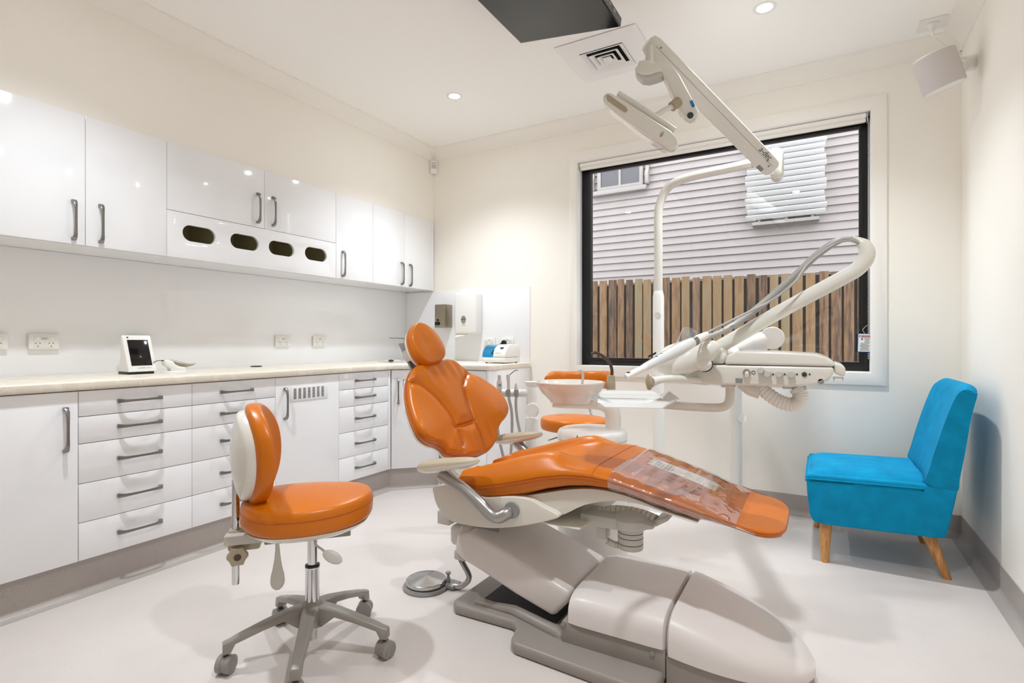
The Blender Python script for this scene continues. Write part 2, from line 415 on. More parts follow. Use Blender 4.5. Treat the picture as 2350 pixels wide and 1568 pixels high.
build('face', B().obox(tO + Vector((-.001, -.0016, 0)), (tU, Y_, tV), (tw - .005, .0004, thh - .004)), 'paper', tg, smooth=False)
build('banner', B().obox(tO + Vector((0, -.0024, 0)) + tV * .038, (tU, Y_, tV), (tw - .008, .0003, .0062)), 'red_ink', tg, smooth=False)
text('WARNING', .0105, tO + Vector((.006, -.0028, 0)) + tV * .038, tU, tV, 'paper', tg)
b = B()
b.add([tO + Vector((0, -.0029, 0)) + tU * a + tV * c for a, c in ((-.026, .0345), (-.016, .0345), (-.021, .0425))], [(0, 1, 2)])
build('warning_sign', b, 'paper', tg, smooth=False)
b = B()
for i in range(11):
    z = .024 - i * .0068; l0 = -.004 if i < 4 else -.026
    b.obox(tO + Vector((0, -.0023, 0)) + tV * z + tU * ((l0 + .025) / 2), (tU, Y_, tV), ((.025 - l0) / 2 * (.98 - .12 * (i % 3)), .0002, .0012))
b.lathe([(.005, 0), (.005, .0003)], tO + Vector((0, -.0023, 0)) + tV * .022 - tU * .014, -Y_, 14)
build('print', b, 'ink', tg, smooth=False)
b = B().tube(cr([tO + tV * .053, tO + tV * .075 - tU * .012, tO + tV * .098 + tU * .004, Vector((OX1 - .0135, 3.742, tO.z + .105))], 6), .0012, 6)
build('cord', b, 'light_grey', tg)

# ------------------------------------------------------------------ outside
struct('ground_outside', B().box((-12, 3.95, -.6), (12, 30, -.5)), 'ground', smooth=False)['label'] = 'bare ground between the houses'
HYW = 6.9
hs = thing('neighbour_house', 'neighbouring house wall of pale grey weatherboards seen through the window', 'house', (-.6, HYW + .1, -.5))
build('wall_frame', B().box((-6.5, HYW + .03, -.5), (5.5, HYW + .3, 5.0)), 'house_trim', hs, smooth=False)
pit = .0925; sm = B().prism([Vector((-6.5, HYW + .03, 0)), Vector((-6.5, HYW - .014, 0)), Vector((-6.5, HYW + .012, pit + .006)), Vector((-6.5, HYW + .03, pit + .006))], (12, 0, 0))
c0 = build('clapboard', sm, 'clapboard', hs, smooth=False); c0.location.z = -.5 + 1.0 - WO[hs].z - .0 ; z0 = 1.0
c0.location.z = z0 - WO[hs].z
for i in range(1, 34):
    c = c0.copy(); COL.objects.link(c); c.location.z = z0 + i * pit - WO[hs].z
# small house window
hw = lambda px, py: P(px, py, Y=HYW - .02)
a, c = hw(1376, 440), hw(1478, 395); wz0, wz1 = hw(1425, 434).z, hw(1425, 375).z + .25; wx0, wx1 = hw(1372, 430).x, hw(1477, 430).x
wn = build('window', B().plate(rc(wx0, wx1, wz0, wz1), [rc(wx0 + .05, (wx0 + wx1) / 2 - .015, wz0 + .05, wz1 - .05), rc((wx0 + wx1) / 2 + .015, wx1 - .05, wz0 + .05, wz1 - .05)], (0, HYW - .05, 0), X_, Z_, (0, .045, 0)), 'house_trim', hs, bevel=.006)
for q0, q1 in ((wx0 + .045, (wx0 + wx1) / 2 - .01), ((wx0 + wx1) / 2 + .01, wx1 - .045)):
    build('pane', B().box((q0, HYW - .03, wz0 + .045), (q1, HYW - .02, wz1 - .045)), 'dark_glass', wn, smooth=False)
build('sill', B().box((wx0 - .08, HYW - .09, wz0 - .06), (wx1 + .05, HYW - .005, wz0 - .002)), 'house_trim', wn, bevel=.006)
for sx in (wx0 - .07, wx1 + .05):
    pr = cr([(0, .55), (-.10, .42), (-.035, .22), (-.07, .12), (-.05, .0), (0, 0)], 5)
    build('eave_bracket', B().prism([Vector((sx - .02, HYW - .008 + p.x, wz0 + p.y + .02)) for p in pr], (.045, 0, 0)), 'clapboard', wn)
# slatted shutter
sh = thing('louvre_shutter', 'white slatted awning screen fixed high on the neighbouring house', 'shutter', hw(1805, 500))
SYs = HYW - .16
sx0, sx1 = P(1712, 440, Y=SYs).x, P(1895, 400, Y=SYs).x; sz0 = P(1805, 492, Y=SYs).z; sz1 = P(1805, 318, Y=SYs).z
ns = 14; st = (sz1 - sz0) / (ns - 1); s0 = None
for i in range(ns):
    if s0 is None:
        s0 = build('slat', B().obox(((sx0 + sx1) / 2, SYs, sz0), (X_, Vector((0, .8, .6)), Vector((0, -.6, .8))), ((sx1 - sx0) / 2, .010, .030)), 'slat_paint', sh, bevel=.006)
    else:
        c = s0.copy(); COL.objects.link(c); c.location.z = s0.location.z + i * st; c.location.x = s0.location.x + .012 * math.sin(i * 1.7)
for xx in (sx0 + .12, sx0 + .5 * (sx1 - sx0), sx1 - .14): build('upright', B().box((xx, SYs + .03, sz0 - .06), (xx + .03, SYs + .07, sz1 + .1)), 'house_trim', sh, smooth=False)
build('screen_panel', B().box((sx0 + .1, SYs + .075, sz0 - .04), (sx1 - .1, SYs + .085, sz1 + .1)), 'screen_dark', sh, smooth=False)
build('bottom_rail', B().box((sx0 + .06, SYs + .02, sz0 - .085), (sx1 - .06, HYW - .01, sz0 - .05)), 'house_trim', sh, smooth=False)
# paling fence
FY = 5.5
fn = thing('paling_fence', 'weathered brown timber paling fence below the neighbouring house', 'fence', (-.6, FY, -.5))
fm = None; x = P(1330, 700, Y=FY).x - .15; i = 0; xe = P(2010, 700, Y=FY).x + .5
za = P(1358, 645, Y=FY).z; zb = P(1963, 622, Y=FY).z; xa = P(1358, 645, Y=FY).x; xb = P(1963, 622, Y=FY).x
pw = .080
while x < xe:
    zt = za + (zb - za) * (x - xa) / (xb - xa) + random.uniform(-.008, .008)
    if fm is None:
        o0 = build('paling', B().box((x, FY - .01, -.5), (x + pw, FY + .008, zt)), 'fence_wood', fn, bevel=.004); fm = zt
    else:
        o = o0.copy(); COL.objects.link(o); o.location = o0.location + Vector((x + pw / 2 - WO[o0].x, random.uniform(-.006, .002), zt - fm))
        o.scale.x = random.uniform(.86, 1.1)
    x += pw + random.uniform(.010, .026); i += 1
build('rail', B().box((P(1330, 700, Y=FY).x - .3, FY + .034, .9), (xe + .1, FY + .09, .98)), 'fence_wood', fn)
build('rail', B().box((P(1330, 700, Y=FY).x - .3, FY + .034, 1.45), (xe + .1, FY + .09, 1.53)), 'fence_wood', fn)
build('backing', B().box((P(1330, 700, Y=FY).x - .3, FY + .012, -.5), (xe + .1, FY + .030, zb - .012)), 'fence_gap_shade', fn, smooth=False)  # near-black sheet: shade on the rear layer in the paling gaps, put into colour

# ================================================================== cabinets
def handle_mesh():
    b = B(); R = []
    for s_, h, wd, tk in ((-.086, 0, .0085, .007), (-.0855, .010, .0085, .007), (-.080, .019, .0078, .006), (-.068, .0255, .0065, .005), (-.05, .028, .0055, .004), (-.02, .029, .005, .0035)):
        R.append((s_, h, wd, tk))
    R = R + [(-s_, h, wd, tk) for s_, h, wd, tk in R[::-1]]
    path = [Vector((h, 0, s_)) for s_, h, _, _ in R]; rings = []
    for i, (s_, h, wd, tk) in enumerate(R):
        t = (path[min(i + 1, len(R) - 1)] - path[max(i - 1, 0)]).normalized()
        if i == 0: t = Vector((1, 0, .35)).normalized()
        if i == len(R) - 1: t = Vector((-1, 0, .35)).normalized()
        nrm = Vector((-t.z, 0, t.x)) if True else None
        rings.append([path[i] + nrm * (tk * a) + Y_ * (wd * c) for a, c in ((-1, -1), (1, -1), (1, 1), (-1, 1))])
    b.loft(rings); o = build('handle_proto', b, 'handle_steel', None, bevel=.0012); me = o.data; me.name = 'handle'
    org = WO[o].copy(); me.transform(Matrix.Translation(org)); bpy.data.objects.remove(o, do_unlink=True); return me
HM = handle_mesh()
VERT, HORZ = (0, 0, 0), (math.pi / 2, 0, 0)
yU = lambda px: P(px, 600, X=XU).y
yC = lambda px: P(px, 900, X=XC).y
g_ = .0013
def front(name, X, y0, y1, z0, z1, parent, m='cab_gloss'):
    return build(name, B().box((X - .018, y0 + g_, z0 + g_), (X, y1 - g_, z1 - g_)), m, parent, bevel=.0015)
def hnd(front_, loc, rot): return inst(HM, 'handle', Vector(loc), rot, front_)
# ---- wall cabinets
def carcass(parent, y0, y1, z0, z1, xb, xf, m='cab_gloss'): return build('body', B().box((xb, y0 + .0004, z0), (xf, y1 - .0004, z1)), m, parent, smooth=False)
ya, yb, yc_, yd, ye, yf_, yg, yh = -.62, yU(196), yU(383), yU(607), yU(771), yU(856), yU(929), yU(991)
ym = 2 * yb - yc_
ca = thing('wall_cabinet', 'tall white gloss wall cabinet with two doors, nearest the left edge of the picture', 'cabinet', (XL + .15, (ym + yc_) / 2, ZU0), 'white gloss wall cabinets')
carcass(ca, ym, yc_, ZU0, ZU1, XL + .0065, XU - .019)
f = front('door', XU, ym, yb, ZU0, ZU1, ca); hnd(f, P(168, 505, X=XU), VERT)
f = front('door', XU, yb, yc_, ZU0, ZU1, ca); hnd(f, P(230, 514, X=XU), VERT)
ca = thing('wall_cabinet', 'white gloss wall cabinet wholly cut off by the left picture edge', 'cabinet', (XL + .15, ym - .45, ZU0), 'white gloss wall cabinets')
carcass(ca, ym - .9, ym, ZU0, ZU1, XL + .0065, XU - .019); front('door', XU, ym - .9, ym, ZU0, ZU1, ca)
cb_ = thing('wall_cabinet', 'white gloss wall cabinet with four oval glove openings below its two doors', 'cabinet', (XL + .15, (yc_ + ye) / 2, ZU0), 'white gloss wall cabinets')
ZP = 1.751
carcass(cb_, yc_, ye, ZP + .01, ZU1, XL + .0065, XU - .019)
b = B()
for a, c in (((XL + .0065, yc_ + .0004, ZU0 + .0045), (XU - .019, ye - .0004, ZU0 + .016)), ((XL + .0065, yc_ + .0004, ZU0 + .0165), (XL + .02, ye - .0004, ZP + .0095)), ((XL + .0205, yc_ + .0004, ZU0 + .0165), (XU - .019, yc_ + .016, ZP + .0095)), ((XL + .0205, ye - .016, ZU0 + .0165), (XU - .019, ye - .0004, ZP + .0095))): b.box(a, c)
for q in (1, 2, 3): yy = yc_ + (ye - yc_) * q / 4; b.box((XL + .0205, yy, ZU0 + .0165), (XU - .019, yy + .012, ZP + .0095))
build('glove_shelf', b, 'cab_inner', cb_, smooth=False)
build('bottom_panel', B().box((XL + .0065, yc_ + .0004, ZU0), (XU - .019, ye - .0004, ZU0 + .004)), 'cab_gloss', cb_, smooth=False)
f = front('door', XU, yc_, yd, ZP, ZU1, cb_); hnd(f, P(591, 478, X=XU), VERT)
f = front('door', XU, yd, ye, ZP, ZU1, cb_); hnd(f, P(626, 486, X=XU), VERT)
holes = []
for p0, p1, pc in ((419, 495, 539), (529, 594, 556), (617, 675, 571), (700, 750, 584)):
    u0, u1 = yU(p0), yU(p1); zc = P((p0 + p1) / 2, pc, X=XU).z; r = .043; lp = []
    for i in range(13): t = -math.pi / 2 + math.pi * i / 12; lp.append((u1 - r + r * math.cos(t), zc + r * math.sin(t)))
    for i in range(13): t = math.pi / 2 + math.pi * i / 12; lp.append((u0 + r + r * math.cos(t), zc + r * math.sin(t)))
    holes.append(lp)
build('glove_panel', B().plate(rc(yc_ + g_, ye - g_, ZU0 + g_, ZP - g_), holes, (XU - .018, 0, 0), Y_, Z_, (.018, 0, 0)), 'cab_gloss', cb_, bevel=.001)
cc = thing('wall_cabinet', 'narrow white gloss wall cabinet with one door, right of the glove openings', 'cabinet', (XL + .15, (ye + yf_) / 2, ZU0), 'white gloss wall cabinets')
carcass(cc, ye, yf_, ZU0, ZU1, XL + .0065, XU - .019); f = front('door', XU, ye, yf_, ZU0, ZU1, cc); hnd(f, P(786, 606, X=XU), VERT)
cd = thing('wall_cabinet', 'white gloss two-door wall cabinet in the corner above the sink', 'cabinet', (XL + .15, (yf_ + D) / 2, ZU0), 'white gloss wall cabinets')
carcass(cd, yf_, D - .0075, ZU0, ZU1, XL + .0065, XU - .019)
f = front('door', XU, yf_, yg, ZU0, ZU1, cd); hnd(f, P(921, 628, X=XU), VERT)
f = front('door', XU, yg, yh, ZU0, ZU1, cd); hnd(f, P(940, 632, X=XU), VERT)
build('filler', B().box((XU - .018, yh + g_, ZU0), (XU - .002, D - .008, ZU1)), 'cab_gloss', cd, bevel=.001)
# ---- base cabinets
ZK = .150
splits = [ZC0 - .004, .750, .637, .471, .308, ZK]
y0, y1, y2, y3, y4, y5 = yC(180) - .6, yC(180), yC(441), yC(632), yC(778), yC(891)
YD0 = 2.884
def base(label, ya_, yb_):
    r = thing('base_cabinet', label, 'cabinet', (XL + .3, (ya_ + yb_) / 2, ZK), 'white base cabinets under the benchtop')
    carcass(r, ya_, yb_, ZK, ZC0 - .001, XL + .0065, XC - .019, 'cab_edge'); return r
def drawers(r, ya_, yb_):
    for i in range(5):
        f = front('drawer', XC, ya_, yb_, splits[i + 1], splits[i], r); hnd(f, (XC, (ya_ + yb_) / 2, (splits[i] + splits[i + 1]) / 2), HORZ)
r = base('white base cabinet with one tall door, cut by the left edge of the picture', y0, y1)
f = front('door', XC, y0, y1, ZK, splits[0], r); hnd(f, P(149, 987, X=XC), VERT)
r = base('white base cabinet wholly beyond the left picture edge', y0 - .9, y0); front('door', XC, y0 - .9, y0, ZK, splits[0], r)
r = base('wide white base cabinet of five drawers below the tablet device', y1, y2); drawers(r, y1, y2)
r = base('white base cabinet of five drawers partly hidden by the operator stool', y2, y3); drawers(r, y2, y3)
r = base('white base cabinet with one door and a slotted vent at the top', y3, y4)
f = front('door', XC, y3, y4, ZK, splits[0], r); hnd(f, P(653, 927, X=XC), VERT)
v0, v1 = P(667, 902, X=XC).y, P(752, 902, X=XC).y; vz0, vz1 = P(710, 917, X=XC).z, P(710, 885, X=XC).z
vt = build('vent_grille', B().box((XC, v0, vz0), (XC + .003, v1, vz1)), 'cab_gloss', f, bevel=.001)
b = B()
for i in range(7):
    for j in range(9):
        yy = v0 + .018 + i * (v1 - v0 - .036) / 7; zz = vz0 + .012 + j * (vz1 - vz0 - .024) / 8.5
        b.box((XC + .0029, yy, zz), (XC + .0034, yy + .019, zz + .0038))
build('slots', b, 'dark_void', f, smooth=False)['kind'] = 'stuff'
r = base('narrow white base cabinet of five drawers left of the corner', y4, YD0); drawers(r, y4, y5)
build('filler', B().box((XC - .018, y5 + g_, ZK), (XC, YD0 - .001, splits[0])), 'cab_gloss', r, bevel=.001)
# diagonal corner cabinet
dA = Vector((XC, YD0, 0)); dB = Vector((-2.421, 3.13, 0)); du = (dB - dA).normalized(); dn = Vector((du.y, -du.x, 0)); dl = (dB - dA).length
r = thing('corner_cabinet', 'white diagonal corner cabinet with a small inset flap, behind the dental chair', 'cabinet', (-2.9, 3.35, ZK))
q = [Vector((XL + .007, YD0 + .001, ZK)), dA - dn * .019 + Vector((0, .002, ZK)), dB - dn * .019 + Vector((-.002, 0, ZK)), Vector((-2.423, D - .008, ZK)), Vector((XL + .007, D - .008, ZK))]
build('body', B().prism(q, (0, 0, ZC1 - .135 - ZK)), 'cab_edge', r, smooth=False)
zm = (ZK + splits[0]) / 2; zh = (splits[0] - ZK) / 2
f = build('door', B().obox(dA + du * (dl / 2) - dn * .009 + Z_ * zm, (du, dn, Z_), (dl / 2 - .004, .009, zh)), 'cab_gloss', r, bevel=.0015)
inst(HM, 'handle', P(914.5, 901, T=3.84) * 0 + (dA + du * .052 + Z_ * .705), (0, 0, -math.pi / 4), f)
build('flap', B().plate(rc(.085, .30, .63, .79), [rc(.089, .296, .634, .786)], dA + dn * .0002, du, Z_, dn * .0012), 'mid_grey', f, smooth=False)
# end run of drawers
r = thing('base_cabinet', 'white base cabinet end unit under the mixer, its side panel facing the window', 'cabinet', (-2.2, 3.43, ZK), 'white base cabinets under the benchtop')
build('body', B().box((-2.420, 3.149, ZK), (-2.009, D - .008, ZC0 - .001)), 'cab_edge', r, smooth=False)
for i in range(5):
    f = build('drawer', B().box((-2.40 + g_, 3.13, splits[i + 1] + g_), (-2.013, 3.148, splits[i] - g_)), 'cab_gloss', r, bevel=.0015)
    inst(HM, 'handle', Vector((-2.21, 3.13, (splits[i] + splits[i + 1]) / 2)), (math.pi / 2, 0, -math.pi / 2), f)
build('end_panel', B().box((-2.008, 3.126, .0), (-1.990, D - .001, ZC0 - .001)), 'cab_gloss', r, bevel=.0015)
# benchtop
SC = Vector((-2.965, 3.36)); sr = .165
poly = [(XL + .0068, -1.5), (-2.650, -1.5), (-2.650, 2.880), (-2.415, 3.115), (-1.975, 3.115), (-1.975, D - .0085), (XL + .0068, D - .0085)]
hole = [(SC.x + sr * math.cos(2 * math.pi * i / 32), SC.y + sr * math.sin(2 * math.pi * i / 32)) for i in range(32)]
tag(build('benchtop', B().plate(poly, [hole], (0, 0, ZC0), X_, Y_, (0, 0, ZC1 - ZC0)), 'benchtop', bevel=.009, seg=3), 'long cream stone-look benchtop running into the corner over the base cabinets', 'benchtop')
# splashbacks
tag(build('splashback', B().box((XL + .0006, -1.5, ZC0 + .002), (XL + .0062, D - .0005, ZU0 - .0005)), 'splash', bevel=.0008), 'long glossy white splashback above the benchtop on the cabinet wall', 'splashback')
tag(build('splashback', B().box((XL + .007, D - .0075, ZC0 + .002), (-1.987, D - .0006, 1.497)), 'splash', bevel=.0008), 'short white splashback behind the dispensers beside the window wall', 'splashback')
# ================================================================== outlets and bench things
def outlet(label, O, U, N, block=.012, w_=.118, h_=.074, plug=False):
    V = U.cross(N) if U.cross(N).z > 0 else N.cross(U)
    if abs(V.z) < .5: V = V
    O = Vector(O); r = thing('power_outlet', label, 'power outlet', O, 'white double power outlets')
    build('plate', B().obox(O + N * block / 2, (U, N, V), (w_ / 2, block / 2 - .0002, h_ / 2)), 'white_plastic', r, bevel=.003)
    f = O + N * block
    build('fascia', B().obox(f + N * .0008, (U, N, V), (w_ / 2 * .68, .0008, h_ / 2 * .8)), 'white_satin', r, bevel=.0006)
    f = f + N * .0016
    for s_ in (-1, 1):
        build('switch', B().lathe([(.0085, 0), (.0085, .002), (.007, .003)], f + U * (.028 * s_) + V * .015, N, 20, ref=U, sx=1.15), 'white_plastic', r)
        b = B(); c = f + U * (.0255 * s_) - V * .012
        for dx, dz, an in ((-.0075, .004, -.6), (.0075, .004, .6), (0, -.011, 0)):
            ax = U * math.cos(an) + V * math.sin(an); az = V * math.cos(an) - U * math.sin(an)
            b.obox(c + U * dx + V * dz, (ax, N, az), (.0011, .0004, .0042))
        build('socket', b, 'ink_black', r, smooth=False)
    build('label_print', B().obox(f + V * .014, (U, N, V), (.011, .0002, .005)), 'light_grey', r, smooth=False)
    return r
XS = XL + .0064; YSB = D - .0077
outlet('white double power outlet cut by the left edge of the picture', P(-24, 784, X=XS), Y_, X_, .02)
outlet('white double power outlet on the splashback left of the tablet device', P(98, 784, X=XS), Y_, X_, .02)
outlet('white double power outlet half hidden behind the tablet device', P(320, 786, X=XS), Y_, X_, .02)
outlet('white double power outlet on the long splashback above the drawers, left of a pair', P(647, 783, X=XS), Y_, X_, .016)
outlet('white double power outlet on the long splashback, right of a pair', P(731, 783, X=XS), Y_, X_, .016)
outlet('white double power outlet below the paper towel dispenser, without a plug', P(1124, 785, Y=YSB), X_, -Y_, .01, .11, .072)
o2 = P(1166, 785, Y=YSB)
outlet('white double power outlet with a black plug in it above the mixer', o2, X_, -Y_, .01, .11, .072)
pl = thing('power_plug', 'black plug and cord in the outlet above the capsule mixer', 'plug', o2 + Vector((-.03, -.03, -.01)))
pc = o2 + Vector((-.026, -.0125, -.006))
build('plug_body', B().lathe([(.016, 0), (.021, .004), (.021, .018), (.015, .03), (.004, .032)], pc, -Y_, 20), 'black', pl)
build('cord', B().tube(cr([pc + Vector((-.01, -.02, -.005)), pc + Vector((-.035, -.03, -.018)), pc + Vector((-.052, -.03, -.045)), pc + Vector((-.05, -.02, -.075)), pc + Vector((-.02, -.012, -.095))], 5), [.008, .006, .004, .0035] + [.003] * 17, 8), 'black', pl)

# tablet-like device
t0 = P(316, 858, Z=ZC1); dv = thing('tablet_device', 'white desktop device with a dark slanted screen on the benchtop', 'device', Vector((t0.x, t0.y, ZC1)))
dX = P(325, 800, T=2.66).x; zB = ZC1
dy0, dy1 = t0.y - .066, t0.y + .066
def pr_(pts, ya_, yb_): return [Vector((x, ya_, z)) for x, z in pts], (0, yb_ - ya_, 0)
xf = t0.x + .055
prof = [(xf, zB + .012), (xf - .068, zB + .195), (xf - .078, zB + .195), (xf - .088, zB + .182), (xf - .085, zB + .085), (xf - .098, zB + .055), (xf - .125, zB + .045), (xf - .128, zB + .014)]
build('body', B().prism(*pr_(prof, dy0, dy1)), 'white_plastic', dv, bevel=.008, seg=3)
build('base_pad', B().prism([Vector((xf - .125, dy0 + .008, zB)), Vector((xf - .004, dy0 + .008, zB)), Vector((xf - .004, dy1 - .012, zB)), Vector((xf - .125, dy1 - .012, zB))], (0, 0, .0135)), 'black', dv, bevel=.004)
sn = Vector((.183, 0, .068)).normalized(); sv = Vector((-.068, 0, .183)).normalized()
sc_ = Vector((xf - .034, (dy0 + dy1) / 2, zB + .1035)) + sn * .0006
build('screen', B().obox(sc_ + sv * .004, (Y_, sn, sv), (.0475, .0012, .069)), 'black_gloss', dv, bevel=.001)
build('logo', B().obox(sc_ + sv * .086 - Y_ * .043, (Y_, sn, sv), (.004, .0006, .0035)), 'ink', dv, smooth=False)
text('X-SMART PRO+', .009, sc_ + sn * .0008 - sv * .078 + Y_ * .01, Y_, sv, 'mid_grey', dv)
# handpiece on its dock
h0 = P(400, 855, Z=ZC1); dk = thing('handpiece_dock', 'white charging dock with a metal handpiece beside the tablet device', 'dock', Vector((h0.x, h0.y, ZC1)))
build('base', B().lathe([(.06, 0), (.06, .004), (.055, .008), (.01, .010)], Vector((h0.x, h0.y, ZC1)), Z_, 28), 'white_plastic', dk)
hp = lambda px, py: P(px, py, X=h0.x)
bpoly = [hp(389, 853), hp(387, 845), hp(375, 838), hp(373, 830), hp(378, 826), hp(393, 828), hp(401, 840), hp(420, 842), hp(425, 853)]
bpoly = [p - X_ * .02 for p in bpoly]
build('cradle', B().prism(bpoly, (.04, 0, 0)), 'white_plastic', dk, bevel=.005)
build('handpiece', B().tube([hp(391, 829), hp(400, 831), hp(415, 836), hp(428, 838.5), hp(438, 837.5), hp(443, 836.5)], [.007, .009, .012, .0105, .006, .0045], 14), 'soap_steel', dk)
build('chuck', B().tube([hp(443, 837), hp(447, 835)], .005, 12), 'chrome', dk)
build('cable', B().tube(cr([hp(378, 828), hp(372, 828), hp(362, 828), hp(352, 832)], 4), [.0035] * 5 + [.0018] * 8, 8), 'ink', dk)
gm = P(588, 841, Z=ZC1 + .003)
tag(build('cable_grommet', B().lathe([(.034, -.003), (.034, .002), (.026, .004), (.004, .0035)], (gm.x, gm.y, ZC1 + .0031), Z_, 28), 'black'), 'flat round black cable grommet set in the benchtop', 'grommet')
# sink, plug, tap
sk = thing('corner_sink', 'shallow round white sink set into the benchtop corner', 'sink', (SC.x, SC.y, ZC1 - .12))
build('basin', B().lathe([(sr + .035, .1212), (sr + .036, .126), (sr + .025, .1285), (sr + .004, .127), (sr - .006, .118), (sr - .015, .05), (sr - .05, .016), (.03, .01), (.02, .008), (.018, .0), (sr - .03, .0), (sr - .004, .04), (sr - .001, .119)], (SC.x, SC.y, ZC1 - .12), Z_, 40), 'porcelain', sk)
build('drain', B().lathe([(.028, .0105), (.028, .0125), (.01, .011)], (SC.x, SC.y, ZC1 - .12), Z_, 20), 'chrome', sk)
pg = P(897.5, 829, Z=ZC1 + .0085)
pgo = thing('sink_plug', 'small black sink plug lying on the sink rim', 'plug', pg)
build('stopper', B().lathe([(.019, 0), (.022, .006), (.020, .009), (.006, .010)], pg, Z_, 20), 'black', pgo)
build('ring', B().lathe([(.006, .0105), (.007, .016), (.003, .017)], pg, Z_, 12), 'chrome', pgo)
tp = Vector((-3.13, 3.57, ZC1)); ta = thing('sink_tap', 'tall chrome tap with a long thin lever behind the headrest', 'tap', tp)
build('column', B().lathe([(.026, .0005), (.026, .006), (.021, .012), (.021, .16), (.019, .185), (.002, .188)], tp, Z_, 24), 'chrome', ta)
build('spout', B().tube(cr([tp + Vector((.0, -.0, .12)), tp + Vector((.06, -.07, .15)), tp + Vector((.11, -.13, .155)), tp + Vector((.12, -.14, .13))], 5), .011, 12), 'chrome', ta)
tl = P(895, 776, T=4.42)
build('lever', B().tube([tp + Z_ * .186, tl * .5 + (tp + Z_ * .186) * .5 + Z_ * .002, tl], [.009, .007, .0055], 10, flat=.5), 'handle_steel', ta)

# soap and towel dispensers
sp = thing('soap_dispenser', 'brushed steel soap dispenser on the white splashback', 'dispenser', P(1010, 755, Y=D - .05))
def wallbox(r, pl_, pr2, pt, pb, yfr, m, bev, name='housing'):
    x0, x1 = P(pl_, 700, Y=yfr).x, P(pr2, 700, Y=yfr).x; z1 = P((pl_ + pr2) / 2, pt, Y=yfr).z; z0 = P((pl_ + pr2) / 2, pb, Y=yfr).z
    build(name, B().box((x0, yfr, z0), (x1, D - .0078, z1)), m, r, bevel=bev, seg=3); return x0, x1, z0, z1
x0, x1, z0, z1 = wallbox(sp, 997, 1021, 698.5, 752, D - .115, 'soap_steel', .008)
yy = D - .115
build('sight_window', B().lathe([(.011, 0), (.011, .002), (.007, .0015)], (x0 + .035, yy, z0 + .063), -Y_, 18), 'black', sp)
build('push_button', B().box((x0 + .012, yy - .014, z0 + .02), (x0 + .052, yy - .0002, z0 + .048)), 'black', sp, bevel=.004)
td = thing('towel_dispenser', 'tall white paper towel dispenser with a towel hanging out', 'dispenser', P(1070, 772, Y=D - .06))
x0, x1, z0, z1 = wallbox(td, 1042, 1091.5, 671, 766, D - .118, 'white_plastic', .018)
yy = D - .118
b = B().lathe([(.033, .0), (.033, .003), (.028, .002)], ((x0 + x1) / 2 - .012, yy, z0 + .115), -Y_, 28, ref=X_, sx=.72); build('level_window', b, 'mid_grey', td)
build('window_bar', B().box(((x0 + x1) / 2 - .036, yy - .0042, z0 + .118), ((x0 + x1) / 2 + .012, yy - .0032, z0 + .1205)), 'ink', td, smooth=False)
build('print', B().box(((x0 + x1) / 2 - .030, yy - .0006, z0 + .068), ((x0 + x1) / 2 + .008, yy - .0002, z0 + .0715)), 'mid_grey', td, smooth=False)
tw_ = [Vector((x0 + .012, yy + .03, z0 + .004)), Vector((x0 + .012, yy + .012, z0 - .012)), Vector((x0 + .004, yy + .004, z0 - .030)), Vector((x0 + .07, yy + .006, z0 - .020)), Vector((x0 + .125, yy + .012, z0 - .006)), Vector((x0 + .13, yy + .03, z0 + .004))]
build('paper_towel', B().prism(tw_, (0, .004, .002)), 'paper', td, smooth=False)

# capsule mixer
mx0, mx1, my0, my1 = -2.20, -2.005, 3.37, 3.60
am = thing('capsule_mixer', 'white capsule mixing machine with a see-through blue lid on the benchtop end', 'appliance', ((mx0 + mx1) / 2, (my0 + my1) / 2, ZC1))
mz = ZC1 + .006
arc = [(my0 + .105 - .105 * math.cos(math.pi / 2 * i / 10), mz + .04 + .095 * math.sin(math.pi / 2 * i / 10)) for i in range(11)]
low = [(my0 + .006, mz), (my0, mz + .012), (my0, mz + .0385), (my1 - .004, mz + .0385), (my1 - .004, mz)]
build('base', B().prism([Vector((mx0, y, z)) for y, z in low], (mx1 - mx0, 0, 0)), 'white_plastic', am, bevel=.006)
xm = mx0 + (mx1 - mx0) * .46
top = arc + [(my1 - .03, mz + .132), (my1, mz + .095), (my1, mz + .040)]
top = [(my0 + .002 if i == 0 else y, z) for i, (y, z) in enumerate(top)]
build('housing', B().prism([Vector((xm, y, z)) for y, z in top], (mx1 - xm + .002, 0, 0)), 'white_plastic', am, bevel=.005)
lid = arc + [(my1 - .06, mz + .135), (my1 - .06, mz + .1325)] + [(my0 + .105 - .1025 * math.cos(math.pi / 2 * i / 10), mz + .04 + .0925 * math.sin(math.pi / 2 * i / 10)) for i in range(10, -1, -1)]
build('lid', B().prism([Vector((mx0 - .004, y, z)) for y, z in lid], (xm - mx0 + .003, 0, 0)), 'blue_lid', am)
build('lid_side', B().prism([Vector((mx0 - .004, y, z)) for y, z in arc + [(my1 - .06, mz + .135), (my1 - .06, mz + .04)]], (.002, 0, 0)), 'blue_lid', am, smooth=False)
build('rear_block', B().box((mx0, my1 - .058, mz + .039), (xm - .001, my1 - .006, mz + .128)), 'white_satin', am, bevel=.004)
build('capsule_holder', B().box((xm - .045, my0 + .05, mz + .062), (xm - .002, my0 + .07, mz + .074)).cyl((xm - .03, my0 + .06, mz + .055), (xm - .03, my0 + .06, mz + .09), .009), 'ink_black', am)
fn_ = Vector((0, -.72, .69)); fv = Vector((0, .69, .72)); fc = Vector(((xm + mx1) / 2, my0 + .0288, mz + .108))
build('display', B().obox(fc + X_ * .01, (X_, fn_, fv), (.013, .003, .007)), 'ink_black', am, smooth=False)
b = B()
